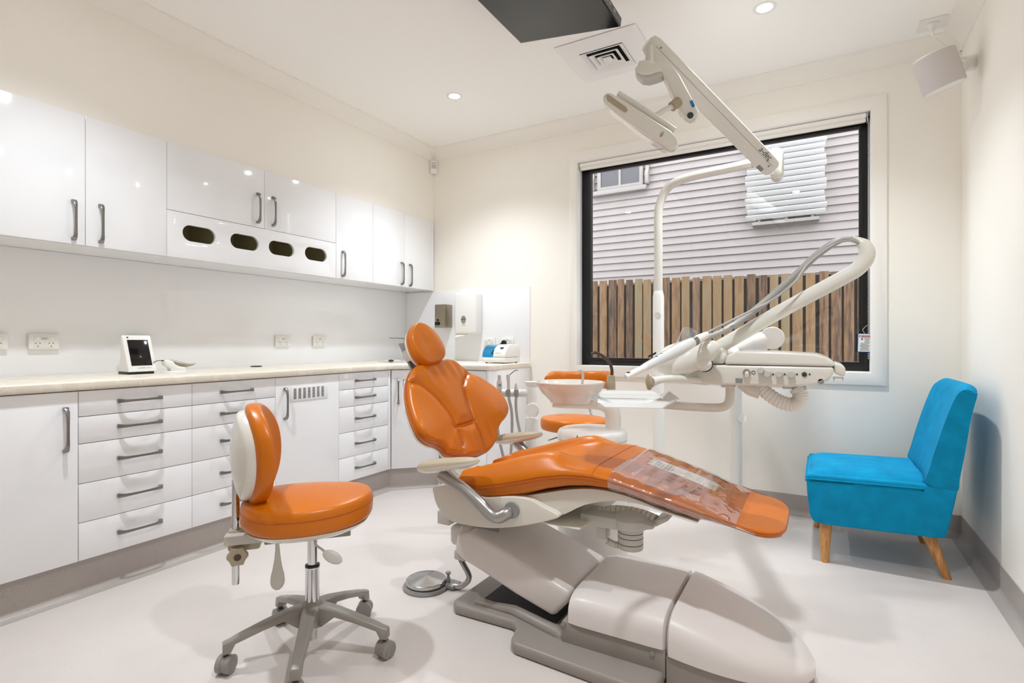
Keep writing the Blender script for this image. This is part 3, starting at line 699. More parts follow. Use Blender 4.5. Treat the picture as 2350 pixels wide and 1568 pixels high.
for q in (-.028, -.012, .006): b.obox(Vector((fc.x + q, my0 + .0075, mz + .071)), (X_, Vector((0, -.93, .36)), Vector((0, .36, .93))), (.005, .003, .005))
build('buttons', b, 'light_grey', am, smooth=False)
for q in ((mx0 + .02, my0 + .025), (mx1 - .02, my0 + .02), (mx1 - .02, my1 - .03), (mx0 + .02, my1 - .03)): build('foot', B().cyl((q[0], q[1], ZC1), (q[0], q[1], mz + .001), .008, n=12), 'black', am)

# ================================================================== ceiling things
def downlight(px, py, label, pos=None):
    c = pos if pos else P(px, py, Z=HC)
    r = thing('downlight', label, 'downlight', Vector((c.x, c.y, HC - .02)), 'round recessed ceiling downlights')
    build('trim_ring', B().lathe([(.036, .0), (.046, -.0035), (.054, -.002), (.055, -.0003), (.036, -.0003)], (c.x, c.y, HC), Z_, 36), 'white_plastic', r)
    build('diffuser', B().lathe([(.0355, -.0003), (.0355, -.0015), (.001, -.0016)], (c.x, c.y, HC), Z_, 28), 'lens', r, smooth=False)
    l = bpy.data.lights.new('downlight_lamp', 'SPOT'); l.energy = SPOT_W; l.spot_size = math.radians(120); l.spot_blend = .95; l.shadow_soft_size = .045; l.color = (.885, .95, 1.0)
    lo = bpy.data.objects.new('downlight_lamp', l); COL.objects.link(lo); place(lo, Vector((c.x, c.y, HC - .012)), r)
    l2 = bpy.data.lights.new('diffuser_lamp', 'AREA'); l2.shape = 'DISK'; l2.size = .068; l2.energy = WIDE_W; l2.color = l.color
    lo = bpy.data.objects.new('diffuser_lamp', l2); COL.objects.link(lo); place(lo, Vector((c.x, c.y, HC - .006)), r)
    return r
downlight(1043, 221, 'round ceiling downlight above the corner sink')
downlight(1755, 18, 'round ceiling downlight at the top picture edge above the blue chair')
for x_, y_, lb in ((-2.15, .95, 'downlight out of frame above the operator stool'), (-.24, .95, 'downlight out of frame above the camera, by the right wall')):
    downlight(0, 0, lb, Vector((x_, y_, HC)))
# air vent
va, vb, vc = P(1282, 112, Z=HC), P(1448, 66, Z=HC), P(1350, 180, Z=HC)
vcn = (vb + vc) / 2; vcn.z = HC; vh = .235
vent = thing('air_vent', 'square white stepped ceiling air diffuser beside the hanging screen', 'air vent', vcn - Z_ * .02)
sq = lambda h: [(-h, -h), (h, -h), (h, h), (-h, h)]
def vring(h0, h1, z0_, z1_, name, m='shutter_white'):
    b = B(); R = [[vcn + Vector((a, c, z)) for a, c in sq(h)] for h, z in ((h0, z0_), (h1, z1_), (h1 - .004, z1_ - .003), (h0 - .002, z0_ - .003))]
    b.loft(R, closed=True); return build(name, b, m, vent, smooth=False)
va0 = vh
build('backing', B().box(vcn + Vector((-.135, -.135, -.0012)), vcn + Vector((.135, .135, -.0002))), 'dark_void', vent, smooth=False)
vring(va0, .130, -.0035, -.016, 'frame')
for k_, (h0, h1) in enumerate(((.132, .100), (.092, .064), (.056, .030))): vring(h1 + .001, h0 - .005, -.006, -.024, 'louvre')
build('centre', B().loft([[vcn + Vector((a, c, z)) for a, c in sq(h)] for h, z in ((.008, -.006), (.026, -.022), (.024, -.025))]), 'white_plastic', vent, smooth=False)
# hanging screen
s1 = 2.75
cl = P(1195, 100, T=s1); crr = P(1425, 62, T=s1 * .9032)
ex = (crr - cl); exl = ex.length; ex.normalize(); ey = -Y_; en = ex.cross(ey)
if en.z > 0: en = -en
tvl = .92
tv = thing('ceiling_screen', 'black television hanging face down from the ceiling above the chair', 'television', cl + ex * exl / 2 + ey * tvl / 2 + Z_ * .05)
c_ = cl + ex * exl / 2 + ey * tvl / 2
build('bezel', B().obox(c_ - en * .02, (ex, ey, en), (exl / 2, tvl / 2, .02)), 'black', tv, bevel=.005)
build('display', B().obox(c_ + en * .0006, (ex, ey, en), (exl / 2 - .008, tvl / 2 - .008, .0006)), 'black_gloss', tv, smooth=False)
build('rear_housing', B().obox(c_ - en * .055, (ex, ey, en), (exl / 2 - .02, tvl / 2 - .06, .015)), 'black', tv, bevel=.012)
b = B()
for q in (.10, .16, .19, .30): b.obox(cl + ex * (exl + .0004) + ey * q - en * .022, (ex, ey, en), (.0006, .012, .006))
build('port', b, 'mid_grey', tv, smooth=False)
mt0 = c_ - en * .07
build('mount', B().cyl(mt0 + Z_ * .0, Vector((mt0.x, mt0.y, HC - .004)), .03).box(Vector((mt0.x - .1, mt0.y - .1, HC - .012)), Vector((mt0.x + .1, mt0.y + .1, HC - .0005))), 'black', tv)
# motion sensor
ms = thing('motion_sensor', 'small white motion sensor in the ceiling corner above the cabinets', 'sensor', P(993, 397, Y=D - .05))
mc = Vector((XB + .016, D - .016, P(993, 384, Y=D - .03).z)); md_ = Vector((1, -1, 0)).normalized(); mu_ = Vector((1, 1, 0)).normalized()
build('housing', B().obox(mc + md_ * .012, (mu_, md_, Z_), (.031, .024, .056)), 'white_plastic', ms, bevel=.012, seg=3)
build('lens_window', B().obox(mc + md_ * .0365, (mu_, md_, Z_), (.021, .0012, .018)), 'light_grey', ms, bevel=.001)
build('slot', B().obox(mc + md_ * .0365 + Z_ * .03, (mu_, md_, Z_), (.018, .0008, .0022)), 'mid_grey', ms, smooth=False)
# speaker
sT = 2.62
spk = thing('wall_speaker', 'white round speaker on a bracket high in the right corner', 'speaker', P(2160, 215, T=sT))
st_, sb_ = P(2142, 128, T=sT), P(2169, 205, T=sT)
ax_ = (st_ - sb_).normalized()
sl = (st_ - sb_).length; rr = 41 * sT / F
build('grille', B().lathe([(rr - .004, .006), (rr, .010), (rr, sl - .006), (rr - .004, sl)], sb_, ax_, 40), 'fabric_grille', spk)
build('cap', B().lathe([(rr - .004, sl), (rr - .006, sl + .006), (rr - .02, sl + .009), (.001, sl + .009)], sb_, ax_, 40), 'white_plastic', spk)
build('bottom_cap', B().lathe([(.001, 0), (rr - .012, 0), (rr - .004, .004), (rr - .003, .0085)], sb_, ax_, 40), 'white_plastic', spk)
bk = P(2199, 165, T=sT * 1.0); wq = Vector((XR, bk.y + .06, P(2212, 148, X=XR).z if False else bk.z + .03))
wq = Vector((XR - .0005, P(2218, 146, T=sT * 1.02).y, P(2214, 146, T=sT * 1.02).z))
build('bracket_strap', B().tube(cr([P(2188, 138, T=sT), P(2194, 160, T=sT), P(2201, 190, T=sT), P(2196, 198, T=sT)], 5), .016, 10, flat=.35, up=(1, 0, 0)), 'white_plastic', spk)
build('bracket_arm', B().lathe([(.026, 0), (.030, .03), (.036, .034), (.038, (wq - P(2196, 152, T=sT)).length)], P(2196, 152, T=sT), wq - P(2196, 152, T=sT), 24), 'white_plastic', spk)
co0 = P(2134, 62, Z=HC - .03)
outl = P(2139, 54, Z=HC)
cso = thing('ceiling_outlet', 'white power outlet plate on the ceiling with a plug and white cord', 'power outlet', outl - Z_ * .04)
build('plate', B().box(outl + Vector((-.06, -.062, -.007)), outl + Vector((.06, .062, -.0003))), 'white_plastic', cso, bevel=.003)
build('plug', B().lathe([(.027, .0), (.027, .008), (.018, .014), (.011, .03), (.009, .045)], outl + Vector((0, -.01, -.0075)), -Z_, 20), 'white_plastic', cso)
pe = outl + Vector((0, -.01, -.05))
build('cord', B().tube(cr([pe + Z_ * .005, P(2138, 78, T=sT * .985), P(2150, 90, T=sT * .99), P(2168, 103, T=sT * 1.0), P(2180, 117, T=sT * 1.0), P(2183, 135, T=sT * 1.01)], 6), .004, 8), 'white_plastic', cso)
# ================================================================== dental chair
YC = 1.92
chair = thing('dental_chair', 'orange leather dental chair with a clear plastic cover over its foot end', 'dental chair', (-.7, YC, 0))
# ---- seat upholstery: stations along the chair (x, half width, top, bottom)
ST = []
bot_px = [(1066, 1112), (1085, 1135), (1110, 1149), (1150, 1149), (1200, 1141), (1250, 1128), (1300, 1121), (1350, 1120), (1400, 1127), (1450, 1142), (1500, 1163), (1560, 1187), (1620, 1205), (1680, 1218), (1730, 1225)]
top_px = [(1085, 1079), (1130, 1066), (1180, 1052), (1230, 1039), (1290, 1026), (1340, 1019), (1400, 1017), (1440, 1022), (1490, 1036), (1550, 1058), (1610, 1080), (1670, 1106), (1720, 1132), (1765, 1160)]
bp = [P(a, c, Y=YC - .245) for a, c in bot_px]; tp_ = [P(a, c, Y=YC + .17) for a, c in top_px]
def interp(pts, x):
    pts = sorted(pts, key=lambda p: p.x)
    if x <= pts[0].x: return pts[0].z
    for a, c in zip(pts[:-1], pts[1:]):
        if a.x <= x <= c.x: return a.z + (c.z - a.z) * (x - a.x) / (c.x - a.x)
    return pts[-1].z + (pts[-1].z - pts[-2].z) / (pts[-1].x - pts[-2].x) * (x - pts[-1].x)
xs0, xs1 = -1.235, -.115
def smooth01(t): t = max(0, min(1, t)); return t * t * (3 - 2 * t)
def hw_(x):
    f_ = (x - xs0) / (xs1 - xs0)
    wv = .262 - .012 * smooth01((f_ - .45) / .3) - .045 * smooth01((f_ - .62) / .4)
    return wv
NT, NB = 40, 16
def seat_ring(x, k=1.0, grow=0.0):
    """cross-section: NT + 1 points over the top from the near to the far edge, then back underneath"""
    zt, zb_ = interp(tp_, x), interp(bp, x); zc, hz = (zt + zb_) / 2, (zt - zb_) / 2 * k + grow
    f_ = (x - xs0) / (xs1 - xs0); hw = hw_(x) * k + grow; ring = []
    bol = .034 * (1 - smooth01((f_ - .36) / .10)) * smooth01((f_ + .1) / .15)
    dip = .016 * math.exp(-((f_ - .12) / .15) ** 2)
    qs = .52 + .10 * math.sin(max(0, min(1, f_ / .45)) * math.pi)
    for j in range(NT + 1):
        q = math.sin(math.pi / 2 * (-1 + 2 * j / NT)); aq = abs(q); z = hz * (1 - aq ** 6) ** .38
        z += bol * smooth01((aq - qs + .06) / .16) * (1 - smooth01((aq - .78) / .22)) - dip * (1 - aq * aq) * (1 if k == 1 else k)
        if f_ < .47: z -= .010 * math.exp(-((aq - qs + .05) / .035) ** 2) * (1 - smooth01((f_ - .40) / .07))
        ring.append(Vector((x, YC + hw * q, zc + z)))
    for j in range(1, NB):
        q = math.cos(math.pi * j / NB); ring.append(Vector((x, YC + hw * q, zc - hz * (1 - q ** 8) ** .3)))
    return ring
def side_seam(ring_, sgn, off): p = ring_[0 if sgn < 0 else NT].copy(); p.y += sgn * .0006; p.z += off; return p
rings = []
N_ = 64
for i in range(7):
    t = i / 6; a = math.pi / 2 * t; rings.append(seat_ring(xs0 + .035 * (1 - math.cos(a)) * 1.0, .35 + .65 * math.sin(a)))
for i in range(1, N_): rings.append(seat_ring(xs0 + .035 + (xs1 - .05 - xs0 - .035) * i / N_))
tipx = xs1 - .05
for i in range(0, 10):
    t = i / 9; a = math.pi / 2 * t; rings.append([Vector((tipx + .075 * math.sin(a), YC + (p.y - YC) * (.04 + .96 * math.cos(a) ** .55), p.z * (.1 + .9 * math.cos(a) ** .6) + (1 - (.1 + .9 * math.cos(a) ** .6)) * (interp(tp_, tipx) + interp(bp, tipx)) / 2 - .012 * t)) for p in seat_ring(tipx)])
b = B(); b.loft(rings); seat = build('seat_cushion', b, 'leather', chair, angle=80)
# stitched seams on the side and across the knee
for sgn in (-1, 1):
    for off in (.006, -.005):
        build('seam', B().tube([side_seam(r_, sgn, off) for r_ in rings[6:-3]], .0012, 6), 'stitch', seat)
build('seam', B().tube([p + Vector((0, 0, .0004)) for p in seat_ring(-.655)[1:NT]], .0013, 6), 'leather_seam', seat)
# clear plastic sleeve over the foot end
xp0 = -.60
for nm3, xa3, xb3, n3 in (('plastic_sleeve', xp0, tipx - .055, 30), ('sleeve_strap', tipx - .02, tipx - .001, 4)):
    pr2 = [seat_ring(xa3 + (xb3 - xa3) * i / (n3 - 1), grow=.004 + .0015 * math.sin(i * 1.3)) for i in range(n3)]
    b = B(); b.loft(pr2, cap0=False, cap1=False); build(nm3, b, 'clear_plastic', chair, angle=80)
# paper label under the sleeve
def top_at(x, v):
    r_ = seat_ring(x)[:NT + 1]; yy = YC + v
    for a_, c_2 in zip(r_[:-1], r_[1:]):
        if a_.y <= yy <= c_2.y: return a_.z + (c_2.z - a_.z) * (yy - a_.y) / max(1e-6, c_2.y - a_.y)
    return r_[0].z
vs, fs = [], []
for i in range(9):
    for j in range(5):
        x = -.545 + .235 * i / 8; v = .0 + .10 * j / 4 - .01 * i / 8; vs.append(Vector((x, YC + v, top_at(x, v) + .0015)))
for i in range(8):
    for j in range(4): fs.append((i * 5 + j, (i + 1) * 5 + j, (i + 1) * 5 + j + 1, i * 5 + j + 1))
build('care_sheet', B().add(vs, fs), 'paper', chair)
b = B()
for i in range(6):
    x = -.525 + .012 * i; b.add([Vector((xx, YC + v, top_at(xx, v) + .0022)) for xx, v in ((x, .01), (x + (.006 if i else .009), .01), (x + (.006 if i else .009), .085 - .01 * (i % 3)), (x, .085 - .01 * (i % 3)))], [(0, 1, 2, 3)])
build('sheet_print', b, 'light_grey', chair, smooth=False)
# ---- seat shells
def yprism(px, Y0, Y1, n=5, closed=True):
    pts = [P(a, c, Y=Y0) for a, c in px]; pts = cr(pts, n, True) if n else pts
    return B().prism(pts, (0, Y1 - Y0, 0))
sh1 = [(996, 1118), (1040, 1114), (1085, 1128), (1110, 1142), (1170, 1140), (1215, 1146), (1245, 1163), (1282, 1185), (1255, 1197), (1190, 1209), (1130, 1213), (1070, 1206), (1030, 1194), (1004, 1165), (994, 1135)]
build('rear_shell', yprism(sh1, YC - .262, YC + .262), 'chair_shell', chair, bevel=.03, seg=4, bang=50)
sh2 = [(1180, 1146), (1250, 1132), (1310, 1124), (1360, 1123), (1410, 1131), (1460, 1147), (1520, 1172), (1600, 1202), (1560, 1190), (1500, 1168), (1450, 1154), (1400, 1150), (1340, 1160), (1285, 1183), (1240, 1168)]
build('front_shell', yprism(sh2, YC - .235, YC + .235, 4), 'chair_shell', chair, bevel=.014, seg=3, bang=50)
build('shell_block', B().box(P(1190, 1188, Y=YC - .22), P(1330, 1218, Y=YC - .22) + Y_ * .4), 'chair_shell', chair, bevel=.006)
build('rear_box', B().box(P(1003, 1172, Y=YC - .20), P(1030, 1208, Y=YC - .20) + Y_ * .36), 'light_grey', chair, bevel=.005)
# ---- armrests
for sgn, pa, pb, nm in ((-1, (965, 1066), (1097, 1051), 'near'), (1, (1142, 1005), (1243, 991), 'far')):
    Ya = YC - .30 if sgn < 0 else YC + .29
    A, Bq = P(*pa, Y=Ya), P(*pb, Y=Ya); u_ = (Bq - A).normalized(); L_ = (Bq - A).length; n_ = u_.cross(Y_); n_ = n_ if n_.z > 0 else -n_
    for nm2, m2, sg, hh_ in (('arm_pad', 'arm_pad', 1, .030), ('arm_shell', 'cream_shell', -1, .028)):
        R = []
        for i in range(25):
            t = i / 24; k = max(.02, 1 - abs(2 * t - 1) ** 4) ** .5; wv = .046 * k * (1 - .22 * t); hv = hh_ * k * (1 - .38 * t); c = A + u_ * (-.012 + (L_ + .014) * t) - n_ * .012
            R.append([c + Y_ * (wv * math.cos(a)) + n_ * (sg * hv * abs(math.sin(a)) ** .8) for a in [math.pi * j / 14 for j in range(15)]])
        build(nm2, B().loft(R), m2, chair, angle=60)
    if sgn < 0: path = [P(1012, 1090, Y=Ya), P(1060, 1120, Y=Ya + .005), P(1100, 1155, Y=Ya), P(1125, 1180, Y=Ya + .003), P(1143, 1187, Y=Ya + .008), P(1160, 1180, Y=Ya + .02), P(1172, 1172, Y=Ya + .045)]
    else: path = [P(1178, 1008, Y=Ya), P(1205, 1035, Y=Ya), P(1225, 1056, Y=Ya), P(1255, 1085, Y=Ya), P(1280, 1090, Y=Ya - .02), P(1290, 1085, Y=Ya - .05)]
    build('arm_bar', B().tube(cr(path, 6), .0225, 18), 'silver_paint', chair)
    if sgn < 0: build('arm_socket', B().cyl(P(1173, 1172, Y=Ya + .028), P(1173, 1172, Y=Ya + .028) + Y_ * .03, .029), 'mid_grey', chair)
# ---- backrest
Bb = Vector((-1.325, YC, .578)); Vv = Vector((-.53, 0, .848)).normalized(); Nn = Vector((Vv.z, 0, -Vv.x)); Uu = Y_
def bp2(px, py, O=None): p = onplane(px, py, O or Bb, Nn) - (O or Bb); return Vector((p.dot(Uu), p.dot(Vv)))
outl_px = [(1002, 829), (970, 834), (950, 846), (940, 868), (938, 900), (945, 938), (958, 973), (973, 998), (990, 1012), (1008, 1018), (1022, 1027), (1032, 1039), (1062, 1044), (1098, 1044), (1124, 1033), (1139, 1012), (1143, 988), (1150, 972), (1163, 955), (1166, 938), (1158, 917), (1138, 893), (1110, 873), (1078, 855), (1052, 836), (1028, 824)]
def wing(u, v): return .045 * smooth01((abs(u) - .13) / .2) * smooth01((.40 - v) / .3)
def bpw(px, py):
    w__ = 0
    for _ in range(6): p = onplane(px, py, Bb + Nn * w__, Nn) - Bb; u, v = p.dot(Uu), p.dot(Vv); w__ = wing(u, v)
    return Vector((u, v))
ol = [bpw(*q) for q in outl_px]
seams = [cr([bpw(*q) for q in s_], 4) for s_ in ([(940, 874), (960, 882), (983, 902), (1008, 930), (1029, 959), (1043, 984), (1057, 1010), (1063, 1036)], [(1072, 858), (1062, 880), (1059, 895), (1067, 930), (1080, 966), (1100, 1002), (1113, 1034)], [(1040, 983), (1062, 977), (1083, 970)])]
def wrinkle(u, v, s_): return .0025 * math.sin(u * 95) * math.exp(-((v - .40) / .06) ** 2) + .002 * math.sin(u * 120 + 1) * math.exp(-((v - .05) / .05) ** 2)
back = pad('backrest', ol, Bb - Nn * .012, Uu, Vv, Nn, .030, .026, .020, 'leather', chair, seams=seams, groove=.026, gw=.007, extra=wrinkle, rings=70, n=9, warp=wing)
pad('backrest_shell', [c * .985 for c in ol], Bb - Nn * .043, Uu, Vv, -Nn, .003, .014, .012, 'cream_shell', chair, rings=8, warp=lambda u, v: -wing(u, v))
ring1 = cr(ol, 6, True); cc_ = sum(ring1, Vector((0, 0))) / len(ring1)
for off in (-.004, .004):
    build('seam', B().tube([Bb + Nn * (wing(p.x, p.y) - .016 + off) + Uu * (cc_ + (p - cc_) * 1.001).x + Vv * (cc_ + (p - cc_) * 1.001).y for p in ring1], .0011, 6, closed=True), 'stitch', back)
build('back_post', B().tube(cr([Vector((-1.15, YC, .40)), Vector((-1.30, YC, .46)), Vector((-1.43, YC, .56)), Vector((-1.56, YC, .74))], 6), .05, 14, flat=.5), 'chair_shell', chair)
# ---- headrest
Hv = Vector((-.52, 0, .854)).normalized(); Hn = Vector((Hv.z, 0, -Hv.x)); Ho = Bb + Vv * .52 + Nn * .03
def hp2(px, py): p = onplane(px, py, Ho, Hn) - Ho; return Vector((p.dot(Y_), p.dot(Hv)))
hol = [hp2(*q) for q in ((956, 741), (946, 751), (942, 772), (947, 794), (955, 812), (967, 827), (982, 836), (1002, 833), (1017, 824), (1020, 808), (1012, 786), (996, 763), (975, 746))]
hd = pad('headrest', hol, Ho - Hn * .015, Y_, Hv, Hn, .022, .026, .02, 'leather', chair, extra=lambda u, v, s_: -.018 * math.exp(-((u - .0) / .05) ** 2) * (1 - s_), rings=18)
pad('headrest_shell', [c * .96 for c in hol], Ho - Hn * .0375, Y_, Hv, -Hn, .003, .012, .006, 'cream_shell', chair, rings=8)
r1 = cr(hol, 6, True); c1 = sum(r1, Vector((0, 0))) / len(r1)
build('seam', B().tube([Ho - Hn * .016 + Y_ * (c1 + (p - c1) * 1.002).x + Hv * (c1 + (p - c1) * 1.002).y for p in r1], .0011, 6, closed=True), 'stitch', hd)
build('headrest_bar', B().obox(Bb + Vv * .47 - Nn * .06, (Y_, Vv, Nn), (.035, .13, .006)), 'silver_paint', chair, bevel=.003)
build('headrest_hinge', B().cyl(Ho - Hn * .065 - Y_ * .05, Ho - Hn * .065 + Y_ * .05, .028), 'light_grey', chair)
# ---- lift arm and base
la = [(1046, 1226), (1075, 1222), (1150, 1262), (1230, 1312), (1310, 1362), (1300, 1388), (1268, 1419), (1180, 1366), (1100, 1312), (1060, 1288), (1040, 1268)]
la3 = [P(a, c, Y=YC - .185) for a, c in la]
build('lift_arm', B().prism(la3, (0, .37, 0)), 'taupe_plastic', chair, bevel=.02, seg=4, bang=25)
build('arm_knuckle', B().box(P(1030, 1205, Y=YC - .16), P(1075, 1262, Y=YC - .16) + Y_ * .30), 'taupe_plastic', chair, bevel=.02, seg=3)
build('arm_hinge', B().cyl(P(1120, 1216, Y=YC - .1), P(1120, 1216, Y=YC + .12), .045), 'mid_grey', chair)
YB0, YB1 = 1.66, 2.12; YBc = (YB0 + YB1) / 2
# mid cover: cross-section swept along x
def cover_ring(x, y0_, y1_, z0_, zt, e=.36, n=28):
    yc2, hy = (y0_ + y1_) / 2, (y1_ - y0_) / 2; out = []
    for i in range(n + 1):
        a = math.pi * i / n; ca, sa = math.cos(a), math.sin(a)
        out.append(Vector((x, yc2 - hy * math.copysign(abs(ca) ** e, ca), z0_ + (zt - z0_) * abs(sa) ** (e + .1))))
    return out
xm0, xm1 = P(1299, 1432, Y=YB0).x, P(1524, 1492, Y=YB0).x
R = [cover_ring(xm0 - .0, YB0 + .015, YB1 - .015, .112, .19), cover_ring(xm0 + .006, YB0 + .004, YB1 - .004, .112, .205)]
for i in range(1, 8): R.append(cover_ring(xm0 + .006 + (xm1 - xm0 - .012) * i / 8, YB0, YB1, .112, .216))
R += [cover_ring(xm1 - .006, YB0 + .002, YB1 - .002, .112, .214), cover_ring(xm1, YB0 + .012, YB1 - .012, .112, .200)]
build('base_cover', B().loft(R), 'taupe_plastic', chair, angle=50)
R = []; xt0, xt1 = xm1 + .005, -.012
R.append(cover_ring(xt0, YB0 + .012, YB1 - .012, .100, .205)); R.append(cover_ring(xt0 + .008, YB0 + .001, YB1 - .001, .098, .218))
for i in range(1, 15):
    t = i / 15; x = xt0 + .008 + (xt1 - xt0 - .008) * math.sin(t * math.pi / 2); q = (x - xt0) / (xt1 - xt0)
    wv = (1 - q ** 2.6) ** .5; R.append(cover_ring(x, YBc - .229 * wv, YBc + .229 * wv, .098 - .045 * q, .098 - .045 * q + (.122 - .04 * q) * max(.05, (1 - q ** 3)) ** .5, e=.36 + .3 * q))
build('toe_cover', B().loft(R), 'taupe_plastic', chair, angle=50)
# grey foot under the covers
def plan(pts, z0_, z1_): return B().prism([Vector((x, y, z0_)) for x, y in pts], (0, 0, z1_ - z0_))
build('base_block', plan([(xm0 - .02, YB0 + .006), (xm1 + .002, YB0 + .006), (xm1 + .002, YB1 - .006), (xm0 - .02, YB1 - .006)], .02, .1115), 'grey_plastic', chair, bevel=.004)
toe = [(xt0, YB0 + .004)]
for i in range(17):
    q = math.sin(i / 16 * math.pi / 2); x = xt0 + (xt1 - .004 - xt0) * q; toe.append((x, YBc - .226 * (1 - q ** 2.6) ** .5))
toe2 = [(x, 2 * YBc - y) for x, y in toe[::-1]]
tb = []
for q in [i / 14 for i in range(15)]:
    x = xt0 + (xt1 - .006 - xt0) * q; hw3 = .222 * max(.02, (1 - q ** 2.6)) ** .5; zt3 = .096 - .045 * q
    tb.append([Vector((x, YBc - hw3, .004)), Vector((x, YBc + hw3, .004)), Vector((x, YBc + hw3, zt3)), Vector((x, YBc - hw3, zt3))])
build('toe_base', B().loft(tb), 'grey_plastic', chair)
fl = [P(1176, 1478, Z=0), P(1180, 1500, Z=0), P(1340, 1568, Z=0), P(1490, 1625, Z=0), P(1520, 1590, Z=0)]
flx = [(-1.262, 1.72), (-1.235, 1.692), (-.975, 1.702), (-.945, 1.665), (-.93, 1.60), (-.905, 1.575), (-.44, 1.552), (-.425, 1.60), (-.42, YB0 + .01), (-.42, YB1 - .01), (-.43, 2.22), (-.90, 2.20), (-.94, 2.11), (-1.23, 2.10), (-1.262, 2.07)]
build('floor_plate', plan(flx, .0, .042), 'grey_plastic', chair, bevel=.014, seg=3)
build('plate_rib', B().tube([Vector((-1.17, 1.745, .042)), Vector((-1.0, 1.75, .05)), Vector((-.80, 1.70, .045)), Vector((-.74, 1.68, .02))], [.012, .02, .024, .01], 12), 'grey_plastic', chair)
build('plate_recess', plan([(-1.16, 1.79), (-.83, 1.76), (-.83, 2.06), (-1.16, 2.04)], .0421, .0428), 'ink', chair, smooth=False)
for px, py in ((1403, 1456), (1497, 1501), (1292, 1434)): c = P(px, py, Y=YB0 + .0045); build('screw_cap', B().lathe([(.008, 0), (.008, .0025), (.005, .003)], c, -Y_, 16), 'mid_grey', chair)
# ---- delivery mount under the seat
mk = chair
mY = YC - .08
build('bracket', B().prism([P(a, c, Y=mY - .05) for a, c in ((1330, 1178), (1470, 1200), (1500, 1208), (1500, 1216), (1440, 1222), (1330, 1205))], (0, .12, 0)), 'light_grey', mk, bevel=.006)
cz = P(1447, 1190, Y=mY)
build('arm_boss', B().lathe([(.058, -.028), (.062, -.02), (.062, .002), (.05, .014), (.025, .022), (.002, .022)], cz, Z_, 32), 'light_grey', mk)
cB = P(1447, 1222, Y=mY)
build('swivel', B().lathe([(.042, -.055), (.044, -.052), (.044, -.036), (.042, -.035), (.044, -.034), (.044, -.014), (.042, -.013), (.044, -.012), (.044, .02)], cB, Z_, 32), 'light_grey', mk, angle=20)
for dz in (-.035, -.013, .004): build('swivel_ring', B().lathe([(.0442, dz - .0012), (.0447, dz), (.0442, dz + .0012)], cB, Z_, 32), 'ink', mk)
build('drop_bracket', B().box(P(1368, 1205, Y=mY - .02), P(1390, 1240, Y=mY - .02) + Y_ * .05), 'light_grey', mk, bevel=.004)
chp = cr([P(1375, 1177, Y=mY + .03), P(1405, 1172, Y=mY + .04), P(1440, 1174, Y=mY + .04), P(1475, 1182, Y=mY + .03), P(1505, 1194, Y=mY + .02)], 3)
for i in range(len(chp) - 1):
    a, c = chp[i], chp[i + 1]; d = (c - a); build('chain_link', B().cyl(a + d * .06, c - d * .06, .019, n=16), 'chair_shell', mk)
chp = cr([P(1392, 1240, Y=mY + .02), P(1408, 1249, Y=mY + .02), P(1425, 1253, Y=mY + .02)], 3)
for i in range(len(chp) - 1):
    a, c = chp[i], chp[i + 1]; d = (c - a); build('chain_link', B().cyl(a + d * .08, c - d * .08, .012, n=12), 'chair_shell', mk)
build('side_tray', B().prism([P(a, c, Y=mY - .02) for a, c in ((1500, 1196), (1530, 1188), (1534, 1196), (1504, 1210))], (0, .1, 0)), 'light_grey', mk, bevel=.003)
# ---- foot control
fc0 = P(978, 1347, Z=0); fo = thing('foot_control', 'round chrome foot control disc on the floor beside the chair base', 'foot pedal', fc0)
build('base', B().lathe([(.098, .0005), (.100, .006), (.096, .014), (.05, .016)], fc0, Z_, 36), 'mid_grey', fo)
build('disc', B().lathe([(.082, .0165), (.086, .022), (.086, .034), (.083, .036), (.002, .052)], fc0, Z_, 40), 'steel', fo, angle=20)
t_ = fc0 + Vector((.105, .06, 0))
build('tail', B().box(fc0 + Vector((.06, .02, .002)), fc0 + Vector((.13, .085, .022))), 'mid_grey', fo, bevel=.008)
build('valve', B().lathe([(.010, .022), (.010, .04), (.006, .042), (.006, .058), (.012, .060), (.012, .066), (.002, .068)], fc0 + Vector((.085, .045, 0)), Z_, 14), 'mid_grey', fo)
build('tubing', B().tube(cr([t_ + Vector((.01, -.02, .014)), t_ + Vector((.05, -.01, .02)), t_ + Vector((.08, .0, .06)), P(1058, 1285, Y=YC - .1)], 6), .012, 12), 'steel', fo)
build('knuckle_cap', B().box(P(1040, 1262, Y=YC - .13), P(1066, 1292, Y=YC - .13) + Y_ * .1), 'light_grey', chair, bevel=.01)
# ================================================================== delivery unit (dentist's instruments)
DY = 1.80
du_ = thing('delivery_unit', 'white dental delivery unit with control knobs and a whip arm above the chair legs', 'dental unit', (-.2, 2.1, 0))
q_ = lambda a, c, Y=DY: P(a, c, Y=Y)
low = [(1512, 838), (1560, 838), (1640, 838), (1780, 840), (1914, 843), (1913, 858), (1902, 874), (1872, 885), (1810, 889), (1740, 886), (1660, 884), (1590, 880), (1535, 866), (1512, 850)]
build('lower_housing', B().prism([q_(*p) for p in low], (0, .27, 0)), 'cream_shell', du_, bevel=.022, seg=4, bang=40)
up = [(1662, 836.5), (1668, 815), (1690, 806.5), (1790, 808), (1872, 813), (1898, 821), (1913, 832), (1916, 842)]
build('top_cover', B().prism([q_(*p) for p in up], (0, .265, 0)), 'cream_shell', du_, bevel=.018, seg=4, bang=40)
mid = [(1560, 837), (1575, 818), (1620, 800), (1645, 797), (1664, 812), (1664, 836)]
build('left_cover', B().prism([q_(*p, DY + .02) for p in mid], (0, .22, 0)), 'cream_shell', du_, bevel=.014, seg=3, bang=40)
